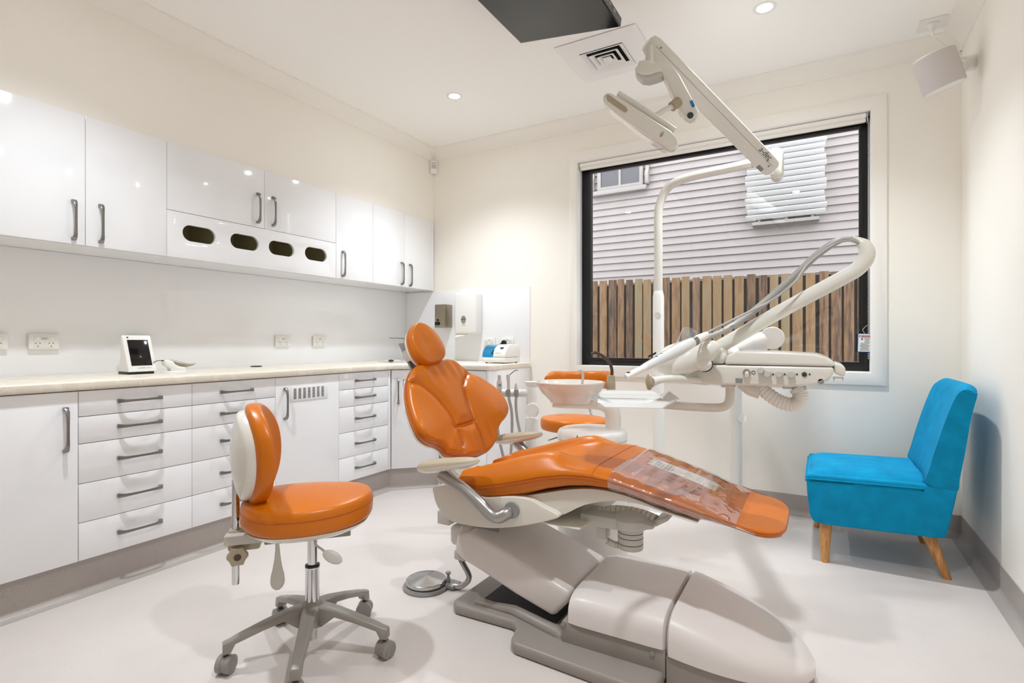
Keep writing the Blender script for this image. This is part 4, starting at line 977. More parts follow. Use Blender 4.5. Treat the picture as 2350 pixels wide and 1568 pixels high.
# pods on the left front
def egg(px, py, T, e1, r, name, m='cream_shell'):
    c = P(px, py, T=T); a1 = Vector(e1).normalized(); a2 = (Y_ - a1 * Y_.dot(a1)).normalized(); return build(name, B().ell(c, (a1, a2, a1.cross(a2)), r), m, du_, angle=80)
egg(1556, 822, 1.74, (.95, 0, .35), (.088, .05, .05), 'pod')
egg(1596, 822, 1.68, (.86, 0, .55), (.086, .036, .037), 'holder_cover')
egg(1614, 836, 1.655, (1, 0, 0), (.026, .02, .022), 'holder_knob')
build('holder_gap', B().lathe([(.024, 0), (.025, .004), (.022, .006)], P(1618, 836, T=1.70), -Y_, 22), 'ink', du_)
# brake handle
build('brake_handle', B().tube(cr([P(1492, 877, T=1.60), P(1520, 871, T=1.63), P(1560, 870, T=1.68), P(1620, 876, T=1.76)], 6), [.020, .0185, .0165, .015, .014] + [.014] * 14, 16, flat=.85), 'cream_shell', du_)
build('handle_pad', B().lathe([(.024, 0), (.024, .006), (.017, .009), (.002, .009)], P(1492, 877, T=1.60), Vector((-.75, -.66, 0)), 24, sx=.7), 'pad_grey', du_)
# knobs
def knob(px, py, r, m, L_=.016): c = q_(px, py, DY - .0005); return build('knob', B().lathe([(r, 0), (r, L_ * .8), (r * .85, L_), (.001, L_)], c, -Y_, 20), m, du_)
knob(1714, 855, .011, 'steel', .012); build('toggle', B().cyl(q_(1714, 856, DY - .012), q_(1714, 862, DY - .035), .006, n=14), 'cream_shell', du_)
knob(1747, 850, .0095, 'light_grey', .02)
for px in (1762, 1789, 1816): knob(px, 858 + (px - 1762) * .02, .010, 'light_grey', .022)
knob(1846, 859.5, .007, 'ink', .003)
b = B()
for px in (1774, 1801, 1829, 1858): c = q_(px, 859, DY - .001); b.add([c + Vector((-.0035, 0, -.003)), c + Vector((.0035, 0, -.003)), c + Vector((0, 0, .0045))], [(0, 1, 2)])
cq = q_(1729, 855, DY - .0008); b.tube([cq + Vector((math.cos(a) * .005, 0, math.sin(a) * .005)) for a in [2 * math.pi * i / 16 for i in range(16)]], .0008, 5, closed=True)
build('dial_marks', b, 'ink', du_, smooth=False)
build('screw_cover', B().lathe([(.008, 0), (.008, .002), (.002, .002)], q_(1884, 876, DY + .002), -Y_, 16), 'mid_grey', du_)
build('badge', B().box(q_(1688, 879, DY - .002), q_(1704, 869, DY - .002) + Y_ * .004), 'mid_grey', du_, smooth=False)
# right handle
build('end_handle', B().prism([q_(*p, DY + .03) for p in ((1914, 832), (1935, 838), (1942, 848), (1938, 866), (1914, 858))], (0, .2, 0)), 'cream_shell', du_, bevel=.01, seg=3)
b = B().box(q_(1912, 869, DY + .06), q_(1935, 866, DY + .06) + Y_ * .02)
for px in (1912, 1933): b.box(q_(px, 876, DY + .06), q_(px + 3, 868, DY + .06) + Y_ * .02)
build('hanger_bracket', b, 'white_plastic', du_, smooth=False)
# whip arm with tubing
WY = DY + .13
wp = cr([q_(1630, 808, WY), q_(1700, 768, WY), q_(1800, 710, WY), q_(1930, 640, WY), q_(1968, 617, WY), q_(1988, 592, WY), q_(1987, 568, WY), q_(1972, 554, WY), q_(1955, 549, WY)], 6)
build('whip_arm', B().tube(wp, [.0225] * 34 + [.0215, .021, .020, .019, .018, .017, .0155, .014, .0125, .0115, .011, .010, .010, .010, .010][:len(wp) - 34], 18), 'cream_shell', du_)
for j, (dy, off) in enumerate(((-.018, (0, 0)), (-.006, (3, 4)), (.006, (-2, -3)), (.016, (2, -6)))):
    o1, o2_ = off
    pt = cr([q_(1975, 560, WY + dy * .4), q_(1950, 548, WY + dy * .6), q_(1915 + o1, 556 + o2_, WY + dy), q_(1870 + o1, 588 + o2_, WY + dy), q_(1835 + o2_, 622 + o1, WY + dy), q_(1770 + o1, 680 + o2_, WY + dy), q_(1700, 736 + o2_, WY + dy * .8 - .04), q_(1650, 764 + o2_ * .6, WY - .13 + dy * .5), q_(1612, 777 + o2_ * .4, WY - .235 + dy * .3)], 6)
    build('instrument_tubing', B().tube(pt, .0058 if j < 3 else .0036, 10), 'tube_grey', du_)
pt = cr([q_(1960, 551, WY - .012), q_(1915, 560, WY - .02), q_(1855, 605, WY - .03), q_(1822, 650, WY - .05), q_(1770, 690, WY - .06), q_(1720, 715, WY - .08), q_(1650, 750, WY - .12), q_(1615, 768, WY - .2), q_(1600, 778, WY - .25)], 6)
build('instrument_tubing', B().tube(pt, .0035, 8), 'tube_grey', du_)
# intra-oral camera wand in its sleeve
wand = thing('dental_wand', 'white dental camera wand in a clear sleeve resting on the delivery unit', 'dental instrument', P(1530, 830, T=1.62))
w0, w1 = P(1436, 866, T=1.46), P(1604, 778, T=1.60)
wl = lambda t: w0 + (w1 - w0) * t
build('body', B().tube([wl(0), wl(.06), wl(.2), wl(.4), wl(.6), wl(.8), wl(.9)], [.0075, .009, .0095, .0125, .016, .017, .015], 16), 'white_plastic', wand)
build('lens', B().lathe([(.005, 0), (.005, .002), (.001, .002)], wl(.035) + Vector((0, 0, .0085)), Z_, 14), 'ink', wand)
build('connector', B().tube([wl(.86), wl(.93), wl(1.0), wl(1.12)], [.012, .0135, .0135, .010], 16), 'white_satin', wand)
build('metal_collar', B().tube([wl(.885), wl(.955)], .0148, 18), 'handle_steel', wand)
slv = cr([wl(.25), wl(.5), wl(.7), wl(.8) + Z_ * .012, wl(.88) + Z_ * .030], 5)
build('sleeve', B().tube(slv, [.012 + .016 * (i / 20) ** 1.2 for i in range(len(slv))], 14), 'film', wand)
build('sleeve_flare', B().prism([P(a, c, T=1.58) for a, c in ((1560, 787), (1572, 758), (1580, 756), (1586, 763), (1594, 788))], ray(1575, 775).normalized() * .004), 'film', wand, bevel=.001)
build('clip', B().tube([P(1565, 796, T=1.56), P(1578, 790, T=1.565)], .0055, 12), 'blue_clip', wand)
for t in (.40, .47): build('button', B().lathe([(.004, 0), (.004, .002), (.001, .0025)], wl(t) + Z_ * (.0125), Z_, 12), 'blue_accent', wand)
build('print', B().obox(wl(.36) + Vector((-.004, 0, .022)), ((w1 - w0).normalized(), Y_, Z_), (.016, .001, .003)), 'ink_black', wand, smooth=False)
# support: post behind the chair, swing arm, pivot disc, bellows hose
PY = 3.44
pc_ = P(1689, 1000, Y=PY); pr_r = 13 * pc_.y / (ray(1689, 1000).y) / F
build('post', B().lathe([(pr_r + .02, .0005), (pr_r + .02, .02), (pr_r, .03), (pr_r, P(1689, 872, Y=PY).z)], Vector((pc_.x, pc_.y, 0)), Z_, 28), 'white_plastic', du_)
build('post_cap', B().cyl(P(1701, 960, Y=PY - .02), P(1703, 960, Y=PY - .055), .024, n=24), 'white_plastic', du_)
build('swing_arm', B().tube([P(1765, 776, Y=2.62), P(1710, 788, Y=2.5), P(1675, 805, Y=2.32), P(1690, 835, Y=2.05)], [.04, .036, .033, .03], 16, flat=.9), 'white_plastic', du_)
build('swing_joint', B().cyl(P(1772, 776, Y=2.56), P(1772, 776, Y=2.56) + Vector((ray(1772, 776).x, ray(1772, 776).y, 0)).normalized() * .08, 26 * 2.56 / ray(1772, 776).y / F, n=36), 'white_plastic', du_, bevel=.006)
build('swing_column', B().tube([P(1772, 776, Y=2.62), P(1735, 800, Y=2.95), P(1689, 845, Y=3.44)], [.034, .034, .034], 18), 'white_plastic', du_)
hp_ = [q_(1740, 884, DY + .08), q_(1762, 904, DY + .08), q_(1790, 922, DY + .08), q_(1818, 929, DY + .08), q_(1834, 920, DY + .08), q_(1836, 903, DY + .08), q_(1826, 890, DY + .08)]
pp = cr(hp_, 14); rr_ = []
for i in range(len(pp)): rr_.append(.0215 + .0013 * (1 if i % 4 < 2 else -1))
build('bellows_hose', B().tube(pp, rr_, 18), 'white_satin', du_, angle=20)
build('hose_cuff', B().tube([q_(1700, 878, DY + .08), q_(1722, 892, DY + .08), q_(1745, 898, DY + .08)], [.02, .024, .026], 18), 'cream_shell', du_)
build('underside_clip', B().box(q_(1795, 893, DY + .07), q_(1850, 886, DY + .07) + Y_ * .06), 'steel', du_, bevel=.003)
# tray and its arm
ta_ = cr([q_(1675, 880, DY + .1), q_(1675, 912, DY + .1), q_(1668, 930, DY + .1), q_(1645, 936, DY + .1), q_(1590, 934, DY + .08), q_(1520, 929, DY + .06)], 6)
tr_ = thing('instrument_tray', 'empty white instrument tray with turned-up edges on a curved arm', 'tray', P(1440, 930, T=1.86))
build('tray_arm', B().tube(ta_, .0145, 16), 'cream_shell', tr_)
build('arm_collar', B().box(q_(1654, 890, DY + .07), q_(1686, 884, DY + .07) + Y_ * .06), 'cream_shell', tr_, bevel=.004)
tz = .864
tc_ = P(1448, 916, Z=tz); te1 = Vector((.93, .36, 0)).normalized(); te2 = Vector((-te1.y, te1.x, 0))
def tpt(a, c, z=0): return Vector((tc_.x, tc_.y, tz)) + te1 * a + te2 * c + Z_ * z
ta2, tb2 = .115, .150
build('tray_floor', B().prism([tpt(-ta2, -tb2), tpt(ta2, -tb2), tpt(ta2, tb2), tpt(-ta2, tb2)], (0, 0, .002)), 'tray_white', tr_, bevel=.0008)
for s_ in (-1, 1):
    build('tray_edge', B().prism([tpt(s_ * ta2, -tb2 * .98), tpt(s_ * (ta2 + .028), -tb2 * .86, .016), tpt(s_ * (ta2 + .03), tb2 * .86, .016), tpt(s_ * ta2, tb2 * .98)], (0, 0, .0022)), 'tray_white', tr_)
    build('tray_edge', B().prism([tpt(-ta2 * .95, s_ * tb2), tpt(ta2 * .95, s_ * tb2), tpt(ta2 * .8, s_ * (tb2 + .012), .012 * (1 if s_ > 0 else -1)), tpt(-ta2 * .8, s_ * (tb2 + .012), .012 * (1 if s_ > 0 else -1))], (0, 0, .0022)), 'tray_white', tr_)

# ================================================================== operating light
LY = 3.30
lt = thing('operating_light', 'white dental operating light on a tall bent pole and jointed arm', 'dental light', Vector((P(1511, 783, Y=LY).x, LY, 0)))
lx = P(1511, 783, Y=LY).x; zz = lambda py: P(1511, py, Y=LY).z
r_up, r_lo = 9.6 * (LY / ray(1511, 783).y) / F, 12.6 * (LY / ray(1511, 783).y) / F
build('lower_pole', B().lathe([(r_lo + .03, .0005), (r_lo + .03, .015), (r_lo, .02), (r_lo, zz(680)), (r_up + .001, zz(669)), (r_up, zz(668))], (lx, LY, 0), Z_, 28), 'white_plastic', lt)
build('pole_cap', B().cyl((lx + .004, LY - r_lo - .001, zz(724)), (lx + .004, LY - r_lo + .012, zz(724)), .019), 'cream_shell', lt)
e_arm = P(1728, 374, T=2.90)
mid_a = Vector((lx, LY, 0))
pth = cr([Vector((lx, LY, zz(669))), Vector((lx, LY, zz(560))), Vector((lx, LY, zz(490))), P(1518, 458, T=3.28), P(1532, 432, T=3.25), P(1556, 416, T=3.20), P(1600, 402, T=3.12), P(1670, 387, T=3.00), e_arm], 6)
build('bent_pole', B().tube(pth, [r_up * (1 + .0 * i / 48) for i in range(len(pth))], 18), 'cream_shell', lt)
# pivot
pv0, pv1 = P(1779, 338, T=2.84), P(1779, 405, T=2.84)
build('pivot', B().prism([P(a, c, T=2.80) for a, c in ((1766, 342), (1778, 336), (1792, 338), (1799, 348), (1799, 396), (1793, 407), (1780, 411), (1768, 404))], Vector((ray(1780, 370).x, ray(1780, 370).y, 0)).normalized() * .09), 'cream_shell', lt, bevel=.014, seg=3)
build('pivot_neck', B().tube([e_arm, P(1756, 366, T=2.86), P(1772, 360, T=2.84)], [r_up, .034, .044], 18), 'cream_shell', lt)
# spring arm: box section from pivot up to the head
fA, fB = P(1490, 100, T=2.52), P(1772, 388, T=2.76)
dF = (fB - fA); LF = dF.length; dF.normalize(); vd = ((fA + fB) / 2 - Vector((0, 0, CH))).normalized()
wF = dF.cross(vd).normalized(); wF = wF if wF.z > 0 else -wF; nF = dF.cross(wF)
rings = []
for t, h in ((-.012, .026), (.0, .042), (.03, .048), (.2, .048), (.6, .048), (.93, .047), (.985, .043), (1.0, .030)):
    c = fA + dF * (LF * t); rings.append([c + wF * (h * a) + nF * (.036 * d_) for a, d_ in ((-1, -.8), (-.8, -1), (.8, -1), (1, -.8), (1, .8), (.8, 1), (-.8, 1), (-1, .8))])
sa = build('spring_arm', B().loft(rings), 'cream_shell', lt, bevel=.004)
front_n = -nF if nF.dot(vd) > 0 else nF
fr = lambda t, w__: fA + dF * (LF * t) + wF * w__ + front_n * .0365
build('panel_line', B().tube([fr(.03, .012), fr(.97, .010)], .0008, 5), 'mid_grey', sa)
for t, w__ in ((.055, .022), (.955, -.002), (.925, .010)): build('screw_cap', B().lathe([(.005, 0), (.005, .001), (.001, .001)], fr(t, w__), front_n, 14), 'mid_grey', sa)
tU_ = dF; tV_ = wF
text('a-dec', .037, fr(.885, .026), tU_, tV_ if tU_.cross(tV_).dot(front_n) > 0 else -tV_, 'ink_black', sa, name='lettering', shear=.2)
build('arm_end_gap', B().obox(fA + dF * (LF * .93) - wF * .036 + front_n * .029, (dF, wF, nF), (.018, .010, .009)), 'mid_grey', sa, bevel=.003)
# head yoke
s0_ = P(1491, 108, T=2.50); s1_ = P(1490, 148, T=2.48)
build('head_shaft', B().cyl(s0_, s1_, .019), 'cream_shell', lt)
build('shaft_hub', B().lathe([(.030, 0), (.030, .02), (.023, .024)], s1_ - Z_ * .022, Z_, 24), 'cream_shell', lt)
vh_ = ray(1530, 200); vh_.z = 0; vh_.normalize()
yo = [(1466.6, 138), (1480, 135), (1493, 137), (1497, 143), (1515, 141), (1535, 145), (1548, 154), (1559, 169), (1580, 208), (1602, 249), (1604, 262), (1597, 269), (1584, 272), (1570, 266), (1560, 253), (1542, 214), (1525, 178), (1517, 163), (1503, 167), (1490, 172), (1472, 172), (1460, 166), (1455, 157), (1462, 150)]
build('yoke', B().prism([P(a, c, T=2.41) for a, c in yo], vh_ * .07), 'cream_shell', lt, bevel=.012, seg=3, bang=60)
build('yoke_lower', B().prism([P(a, c, T=2.415) for a, c in ((1457, 160), (1472, 173), (1490, 173), (1503, 168), (1519, 164), (1522, 174), (1505, 180), (1489, 184), (1473, 182), (1461, 171))], vh_ * .06), 'light_grey', lt, bevel=.006)
build('yoke_button', B().lathe([(.014, 0), (.014, .003), (.001, .004)], P(1584, 265, T=2.405), Vector((.45, -.85, -.2)), 18), 'ink', lt)
build('badge', B().obox(P(1589, 238, T=2.406), (Vector((.35, .1, -.9)).normalized(), Y_, Vector((.9, 0, .35)).normalized()), (.016, .001, .007)), 'blue_accent', lt, bevel=.0008)
build('hinge_pin', B().tube([P(1553, 240, T=2.41), P(1530, 250, T=2.39), P(1502, 266, T=2.37)], .0115, 14), 'cream_shell', lt)
build('hinge_collar', B().tube([P(1557, 233, T=2.41), P(1542, 245, T=2.40)], .022, 16), 'pad_grey', lt)
# head: shallow curved bar with a clear shield
hA, hB = P(1397, 224, T=2.43), P(1538, 318, T=2.32); hu = (hB - hA).normalized(); hL = (hB - hA).length
hd_ = ((hA + hB) / 2 - Vector((0, 0, CH))).normalized(); hw2 = hu.cross(hd_).normalized(); hw2 = hw2 if hw2.z > 0 else -hw2; hn = hu.cross(hw2); hn = hn if hn.dot(hd_) < 0 else -hn
hc = (hA + hB) / 2
vh2 = ray(1470, 280); vh2.z = 0; vh2.normalize()
ho = [(1383, 231), (1385, 218), (1394, 210), (1406, 214), (1470, 254), (1540, 299), (1556, 318), (1557, 331), (1548, 343), (1537, 341), (1470, 296), (1402, 249)]
build('lamp_head', B().prism([P(a, c, T=2.30) for a, c in ho], vh2 * .055), 'cream_shell', lt, bevel=.012, seg=3, bang=50)
fcp = lambda a, c: P(a, c, T=2.299)
build('lamp_recess', B().prism([fcp(a, c) for a, c in ((1391, 219), (1397, 218), (1437, 246), (1441, 253), (1437, 258), (1430, 256), (1394, 231))], -vh2 * .002), 'pad_grey', lt, bevel=.0008)
build('lamp_notch', B().prism([fcp(a, c) for a, c in ((1518, 305), (1524, 302), (1521, 312), (1514, 315))], -vh2 * .002), 'pad_grey', lt, smooth=False)
build('grip_bar', B().tube([P(1418, 215, T=2.35), P(1480, 254, T=2.34), P(1548, 300, T=2.33)], .014, 14), 'cream_shell', lt)
so = build('clear_shield', B().prism([P(a, c, T=2.31) for a, c in ((1399, 250), (1401, 246), (1470, 292), (1532, 336), (1530, 342), (1521, 341), (1468, 304))], vh2 * .05), 'clear_shield', lt)
build('lamp_tube', B().tube([P(1406, 252, T=2.36), P(1455, 285, T=2.35)], .009, 12), 'pad_grey', lt)

# ================================================================== spittoon unit
CT = 2.62
cu_ = thing('spittoon_unit', 'white round spittoon pedestal with a porcelain bowl and cup filler', 'dental unit', Vector((P(1359, 980, T=CT).x, P(1359, 980, T=CT).y, 0)))
pc2 = P(1359, 980, T=CT); pc2.z = 0; pr3 = 79 * CT / F; zt_ = P(1359, 985, T=CT).z
zs = P(1359, 1006, T=CT).z
build('pedestal', B().lathe([(pr3 * .99, .0005), (pr3, .02), (pr3, zs - .001), (pr3 - .004, zs)], pc2, Z_, 48), 'white_plastic', cu_)
build('lid', B().lathe([(pr3 - .003, zs + .0008), (pr3 + .001, zs + .003), (pr3 + .001, zt_ - .018), (pr3 - .006, zt_ - .004), (pr3 - .02, zt_ + .003), (.001, zt_ + .008)], pc2, Z_, 48), 'white_plastic', cu_)
build('door_slot', B().box(P(1323, 1000, T=CT - pr3 * .98), P(1326, 1018, T=CT - pr3 * .98) + Vector((0, .004, 0))), 'mid_grey', cu_, smooth=False)
el = P(1407, 960, T=CT)
build('neck', B().tube(cr([Vector((el.x, el.y, zt_ - .01)), Vector((el.x, el.y, P(1407, 960, T=CT).z)), P(1404, 945, T=CT), P(1390, 934, T=CT), P(1360, 928, T=CT), P(1300, 926, T=CT), P(1268, 923, T=CT)], 6), [.038] * 14 + [.037, .035, .032, .030, .028, .026] + [.025] * 17, 20, flat=1), 'porcelain', cu_)
bc = P(1309, 885, T=CT); br = 80 * CT / F
z_r, z_b = P(1309, 876, T=CT).z, P(1309, 925, T=CT).z; hb = z_r - z_b
prof = [(.06, 0), (.098, .003), (.104, hb * .14), (.118, hb * .26), (.142, hb * .48), (br * .95, hb * .80), (br, hb * .97), (br * .995, hb), (br * .95, hb), (br * .9, hb * .88), (.11, hb * .5), (.03, hb * .35), (.002, hb * .34)]
build('bowl', B().lathe(prof, Vector((bc.x, bc.y, z_b)), Z_, 48), 'porcelain', cu_)
bz = P(1336, 873, T=CT)
build('rinse_spout', B().tube(cr([bz - Z_ * .02, P(1338, 862, T=CT), P(1336, 854, T=CT), P(1331, 851, T=CT), P(1327, 855, T=CT)], 5), .0065, 10), 'light_grey', cu_)
build('filler_holder', B().lathe([(.022, 0), (.022, .03), (.021, .032), (.018, .065), (.012, .068)], P(1402, 893, T=CT), Z_, 24), 'arm_pad', cu_)
build('filler_stem', B().cyl(P(1402, 935, T=CT), P(1402, 893, T=CT), .021), 'porcelain', cu_)
build('cup_filler', B().tube(cr([P(1404, 868, T=CT), P(1404, 848, T=CT), P(1397, 830, T=CT), P(1382, 817, T=CT), P(1367, 810, T=CT), P(1358, 812, T=CT)], 6), [.008] * 20 + [.0075] * 11, 12), 'brown_tube', cu_)
# assistant's instrument arm
AT = 2.95
aa = thing('assistant_console', 'white assistant instrument stand with three hanging grey-hosed handpieces', 'dental unit', Vector((P(1218, 1050, T=AT).x, P(1218, 1050, T=AT).y, 0)))
ax0 = P(1221, 900, T=AT); az = lambda py: P(1221, py, T=AT).z
build('post', B().tube([Vector((ax0.x - .02, ax0.y, .0)), Vector((ax0.x - .012, ax0.y, az(1050))), Vector((ax0.x, ax0.y, az(960)))], [.045, .043, .036], 24), 'white_plastic', aa)
build('head_column', B().lathe([(.032, 0), (.032, az(916) - az(945)), (.0325, az(915) - az(945)), (.032, az(893) - az(945)), (.030, az(888) - az(945)), (.042, az(879) - az(945)), (.043, az(876) - az(945)), (.002, az(875.5) - az(945))], Vector((ax0.x, ax0.y, az(945))), Z_, 28), 'white_plastic', aa)
dc = P(1222, 942, T=AT - .05); vdir = ray(1222, 942); vdir.z = 0; vdir.normalize()
build('pivot_disc', B().lathe([(.036, 0), (.038, .006), (.038, .07), (.036, .075)], dc, vdir, 32), 'white_plastic', aa)
build('bar', B().tube([P(1138, 903, T=AT - .02), P(1150, 903, T=AT - .02), P(1205, 902.5, T=AT), P(1221, 902, T=AT)], [.018, .021, .021, .021], 18), 'white_plastic', aa)
IT = AT - .05
def wandi(name, px, pts, rs, m, hose):
    build(name, B().tube([P(a, c, T=IT) for a, c in pts], rs, 14), m, aa)
    build('holder', B().cyl(P(px, 909, T=IT), P(px, 895, T=IT), .013, n=18), 'mid_grey', aa)
    build('hose', B().tube(cr([P(a, c, T=IT) for a, c in hose], 6), .0078, 10), 'tube_grey', aa)
wandi('suction_tip', 1145, [(1146, 898), (1146, 888), (1146, 878), (1146, 870), (1146, 868), (1146, 861)], [.012, .0155, .015, .009, .010, .0095], 'light_grey', [(1145, 908), (1143, 925), (1141, 960), (1144, 1000), (1153, 1040), (1160, 1075)])
wandi('syringe', 1166, [(1167, 893), (1167, 878), (1166, 864), (1166, 860)], [.008, .0085, .0105, .010], 'light_grey', [(1167, 893), (1168, 915), (1174, 945), (1175, 985), (1173, 1030), (1171, 1060)])
build('syringe_tip', B().tube(cr([P(1168, 862, T=IT), P(1176, 855, T=IT), P(1183, 850, T=IT), P(1189, 851, T=IT)], 5), .0028, 8), 'handle_steel', aa)
wandi('saliva_ejector', 1185, [(1185, 905), (1184, 893), (1184, 884), (1184, 880)], [.010, .0105, .007, .004], 'light_grey', [(1185, 908), (1184, 930), (1187, 960), (1193, 990), (1198, 1015), (1202, 1040)])
build('suction_mark', B().lathe([(.007, 0), (.0076, .0004), (.006, .0004)], P(1147, 884, T=IT - .016), -vdir, 18), 'mid_grey', aa, smooth=False)

# ================================================================== stools
def caster(c, ang, parent):
    ca = Vector((math.cos(ang), math.sin(ang), 0)); side = Vector((-ca.y, ca.x, 0)); r = .029
    k = build('caster', B().lathe([(r * .8, -.024), (r, -.021), (r, -.006), (r * .9, -.0045), (r * .9, .0045), (r, .006), (r, .021), (r * .8, .024)], c + Z_ * r, side, 28), 'stool_base', parent)
    build('stem', B().cyl(c + Z_ * (r + .018), c + Z_ * (r + .040), .0075, n=14), 'ink', k)
    for s_ in (-1, 1): build('hub_cap', B().lathe([(.018, 0), (.018, .001), (.012, .002), (.001, .002)], c + Z_ * r + side * (.0242 * s_), side * s_, 20), 'mid_grey', k)
    return k
def star(C, ang0, parent, R_=.262, zh=.155):
    arms = []
    for i in range(5):
        a = ang0 + 2 * math.pi * i / 5; d = Vector((math.cos(a), math.sin(a), 0)); s_ = Vector((-d.y, d.x, 0)); rg = []
        for t, z1_, z0_, hw in ((.0, zh + .012, zh - .06, .026), (.18, zh + .008, zh - .055, .026), (.35, zh, zh - .022, .022), (.6, zh - .018, zh - .038, .019), (.9, zh - .043, zh - .062, .016), (.95, zh - .049, zh - .088, .0155), (1.04, zh - .056, zh - .090, .014)):
            c = C + d * (R_ * t); rg.append([c + s_ * (hw * q) + Z_ * z for q, z in ((-1.15, z0_), (1.15, z0_), (1.0, z1_ - .004), (.7, z1_), (-.7, z1_), (-1.0, z1_ - .004))])
        build('leg', B().loft(rg), 'stool_base', parent, bevel=.002); caster(C + d * R_, a + 1.1 + i, parent)
    build('hub', B().lathe([(.03, zh - .062), (.042, zh - .058), (.042, zh - .0), (.030, zh + .018), (.026, zh + .02)], C, Z_, 28), 'stool_base', parent)
SC3 = Vector((-1.516, 1.252, 0)); ph = math.radians(48); fd = Vector((math.cos(ph), math.sin(ph), 0)); wd = Vector((-fd.y, fd.x, 0))
so_ = thing('operator_stool', 'orange leather operator stool with a cream backed rest in the foreground', 'stool', SC3)
star(SC3, math.radians(22), so_)
build('lift_sleeve', B().lathe([(.0235, .172), (.0235, .285), (.0245, .287), (.0245, .292), (.019, .292)], SC3, Z_, 28), 'chrome', so_)
build('sleeve_collar', B().lathe([(.020, .2925), (.024, .2925), (.024, .298), (.019, .300)], SC3, Z_, 24), 'black', so_)
build('piston', B().cyl(SC3 + Z_ * .30, SC3 + Z_ * .405, .0165), 'chrome', so_)
build('column_end', B().cyl(SC3 + Z_ * .045, SC3 + Z_ * .094, .018), 'chrome', so_)
SCs = SC3 + fd * (-.01) + wd * .0
ol = []
for i in range(20):
    a = 2 * math.pi * i / 20; ca, sa2 = math.cos(a), math.sin(a); rw = .192 - .022 * ca; ol.append(Vector((.212 * math.copysign(abs(ca) ** .9, ca), rw * math.copysign(abs(sa2) ** .9, sa2))))
stl = Vector((0, 0, 1))
seat_o = pad('seat_cushion', ol, SCs + Z_ * .505, fd, wd, Z_, .052, .026, .030, 'leather', so_, n=5, rings=14, warp=lambda u, v: .012 * (u / .23) ** 2 - .0)
rg_ = cr(ol, 5, True)
build('seam', B().tube([SCs + fd * (p.x * 1.002) + wd * (p.y * 1.002) + Z_ * (.506 + .012 * (p.x / .23) ** 2) for p in rg_], .0011, 6, closed=True), 'stitch', seat_o)
build('seat_shell', B().loft([[SCs + fd * (p.x * k) + wd * (p.y * k) + Z_ * z for p in rg_] for k, z in ((.55, .425), (.78, .430), (.90, .445), (.93, .454))]), 'cream_shell', so_)
build('seat_plate', B().obox(SCs + Z_ * .413 + fd * .0, (fd, wd, Z_), (.135, .06, .012)), 'grey_plastic', so_, bevel=.004)
# back support
kb = SCs - fd * .235
build('back_arm', B().obox(SCs - fd * .2 + Z_ * .413, (fd, wd, Z_), (.06, .022, .016)), 'light_grey', so_, bevel=.004)
kp = P(540, 1275, T=1.79); rodx = Vector((P(541, 1240, T=1.80).x, P(541, 1240, T=1.80).y, 0))
build('back_clamp', B().obox(rodx + Z_ * .40 + fd * .028, (fd, wd, Z_), (.05, .024, .036)), 'arm_pad', so_, bevel=.01)
build('back_rod', B().cyl(rodx + Z_ * .25, rodx + Z_ * .60, .0125), 'chrome', so_)
kc = P(545, 1280, T=1.745); kd = (Vector((0, 0, CH)) - kc); kd.z = 0; kd.normalize(); ksd = Vector((-kd.y, kd.x, 0))
kn = [kc + (ksd * math.cos(a) + Z_ * math.sin(a)) * (.034 if i % 2 == 0 else .027) for i, a in enumerate([2 * math.pi * j / 12 for j in range(12)])]
build('clamp_knob', B().prism(kn, -kd * .03), 'arm_pad', so_, bevel=.004)
build('knob_cap', B().lathe([(.011, 0), (.011, .0012), (.001, .0012)], kc + kd * .0002, kd, 18), 'brown_tube', so_)
phb = math.radians(50); fb = Vector((math.cos(phb), math.sin(phb), 0)); wb = Vector((-fb.y, fb.x, 0))
bO = SC3 - fd * .185 + Z_ * .69; bO = bO + Vector((0, 0, 0)); bv = Vector((-.05, -.01, 1)).normalized()
bn = wb.cross(bv); bn = bn if bn.dot(fb) > 0 else -bn
ol = [Vector((.158 * math.copysign(abs(math.cos(a)) ** .92, math.cos(a)), .168 * math.copysign(abs(math.sin(a)) ** .92, math.sin(a)))) for a in [2 * math.pi * i / 20 for i in range(20)]]
wrp = lambda u, v: 2.4 * u * u + .25 * v * v
pad('backrest', ol, bO, wb, bv, bn, .024, .024, .004, 'leather', so_, n=5, rings=14, warp=wrp)
pad('backrest_shell', [p * .88 for p in ol], bO - bn * .0245, wb, bv, -bn, .002, .022, .022, 'cream_shell', so_, n=5, rings=12, warp=lambda u, v: -wrp(u, v))
# levers
def paddle(pts, T_, name):
    c3 = [P(a, c, T=T_) for a, c in pts]; build(name, B().tube(cr(c3, 4), [.006, .006, .0065, .007, .008, .009, .010, .012, .014, .016, .019, .021, .022, .022, .020, .016, .007][:4 * (len(c3) - 1) + 1], 14, flat=.35, up=tuple(ray(*pts[0]))), 'light_grey', so_)
paddle([(636, 1240), (637, 1268), (637, 1300), (637, 1330), (637, 1354)], 1.72, 'tilt_lever')
build('lift_lever_rod', B().tube(cr([P(722, 1236, T=1.74), P(724, 1250, T=1.73), P(740, 1262, T=1.72), P(746, 1268, T=1.72)], 5), .004, 8), 'light_grey', so_)
pdc = P(763, 1279, T=1.71); e1_ = (P(784, 1287, T=1.71) - P(742, 1265, T=1.71)).normalized()
e2_ = ray(763, 1279).normalized().cross(e1_).normalized()
build('lift_lever', B().ell(pdc, (e1_, e2_, e1_.cross(e2_)), (.034, .018, .006), 24, 10), 'light_grey', so_)

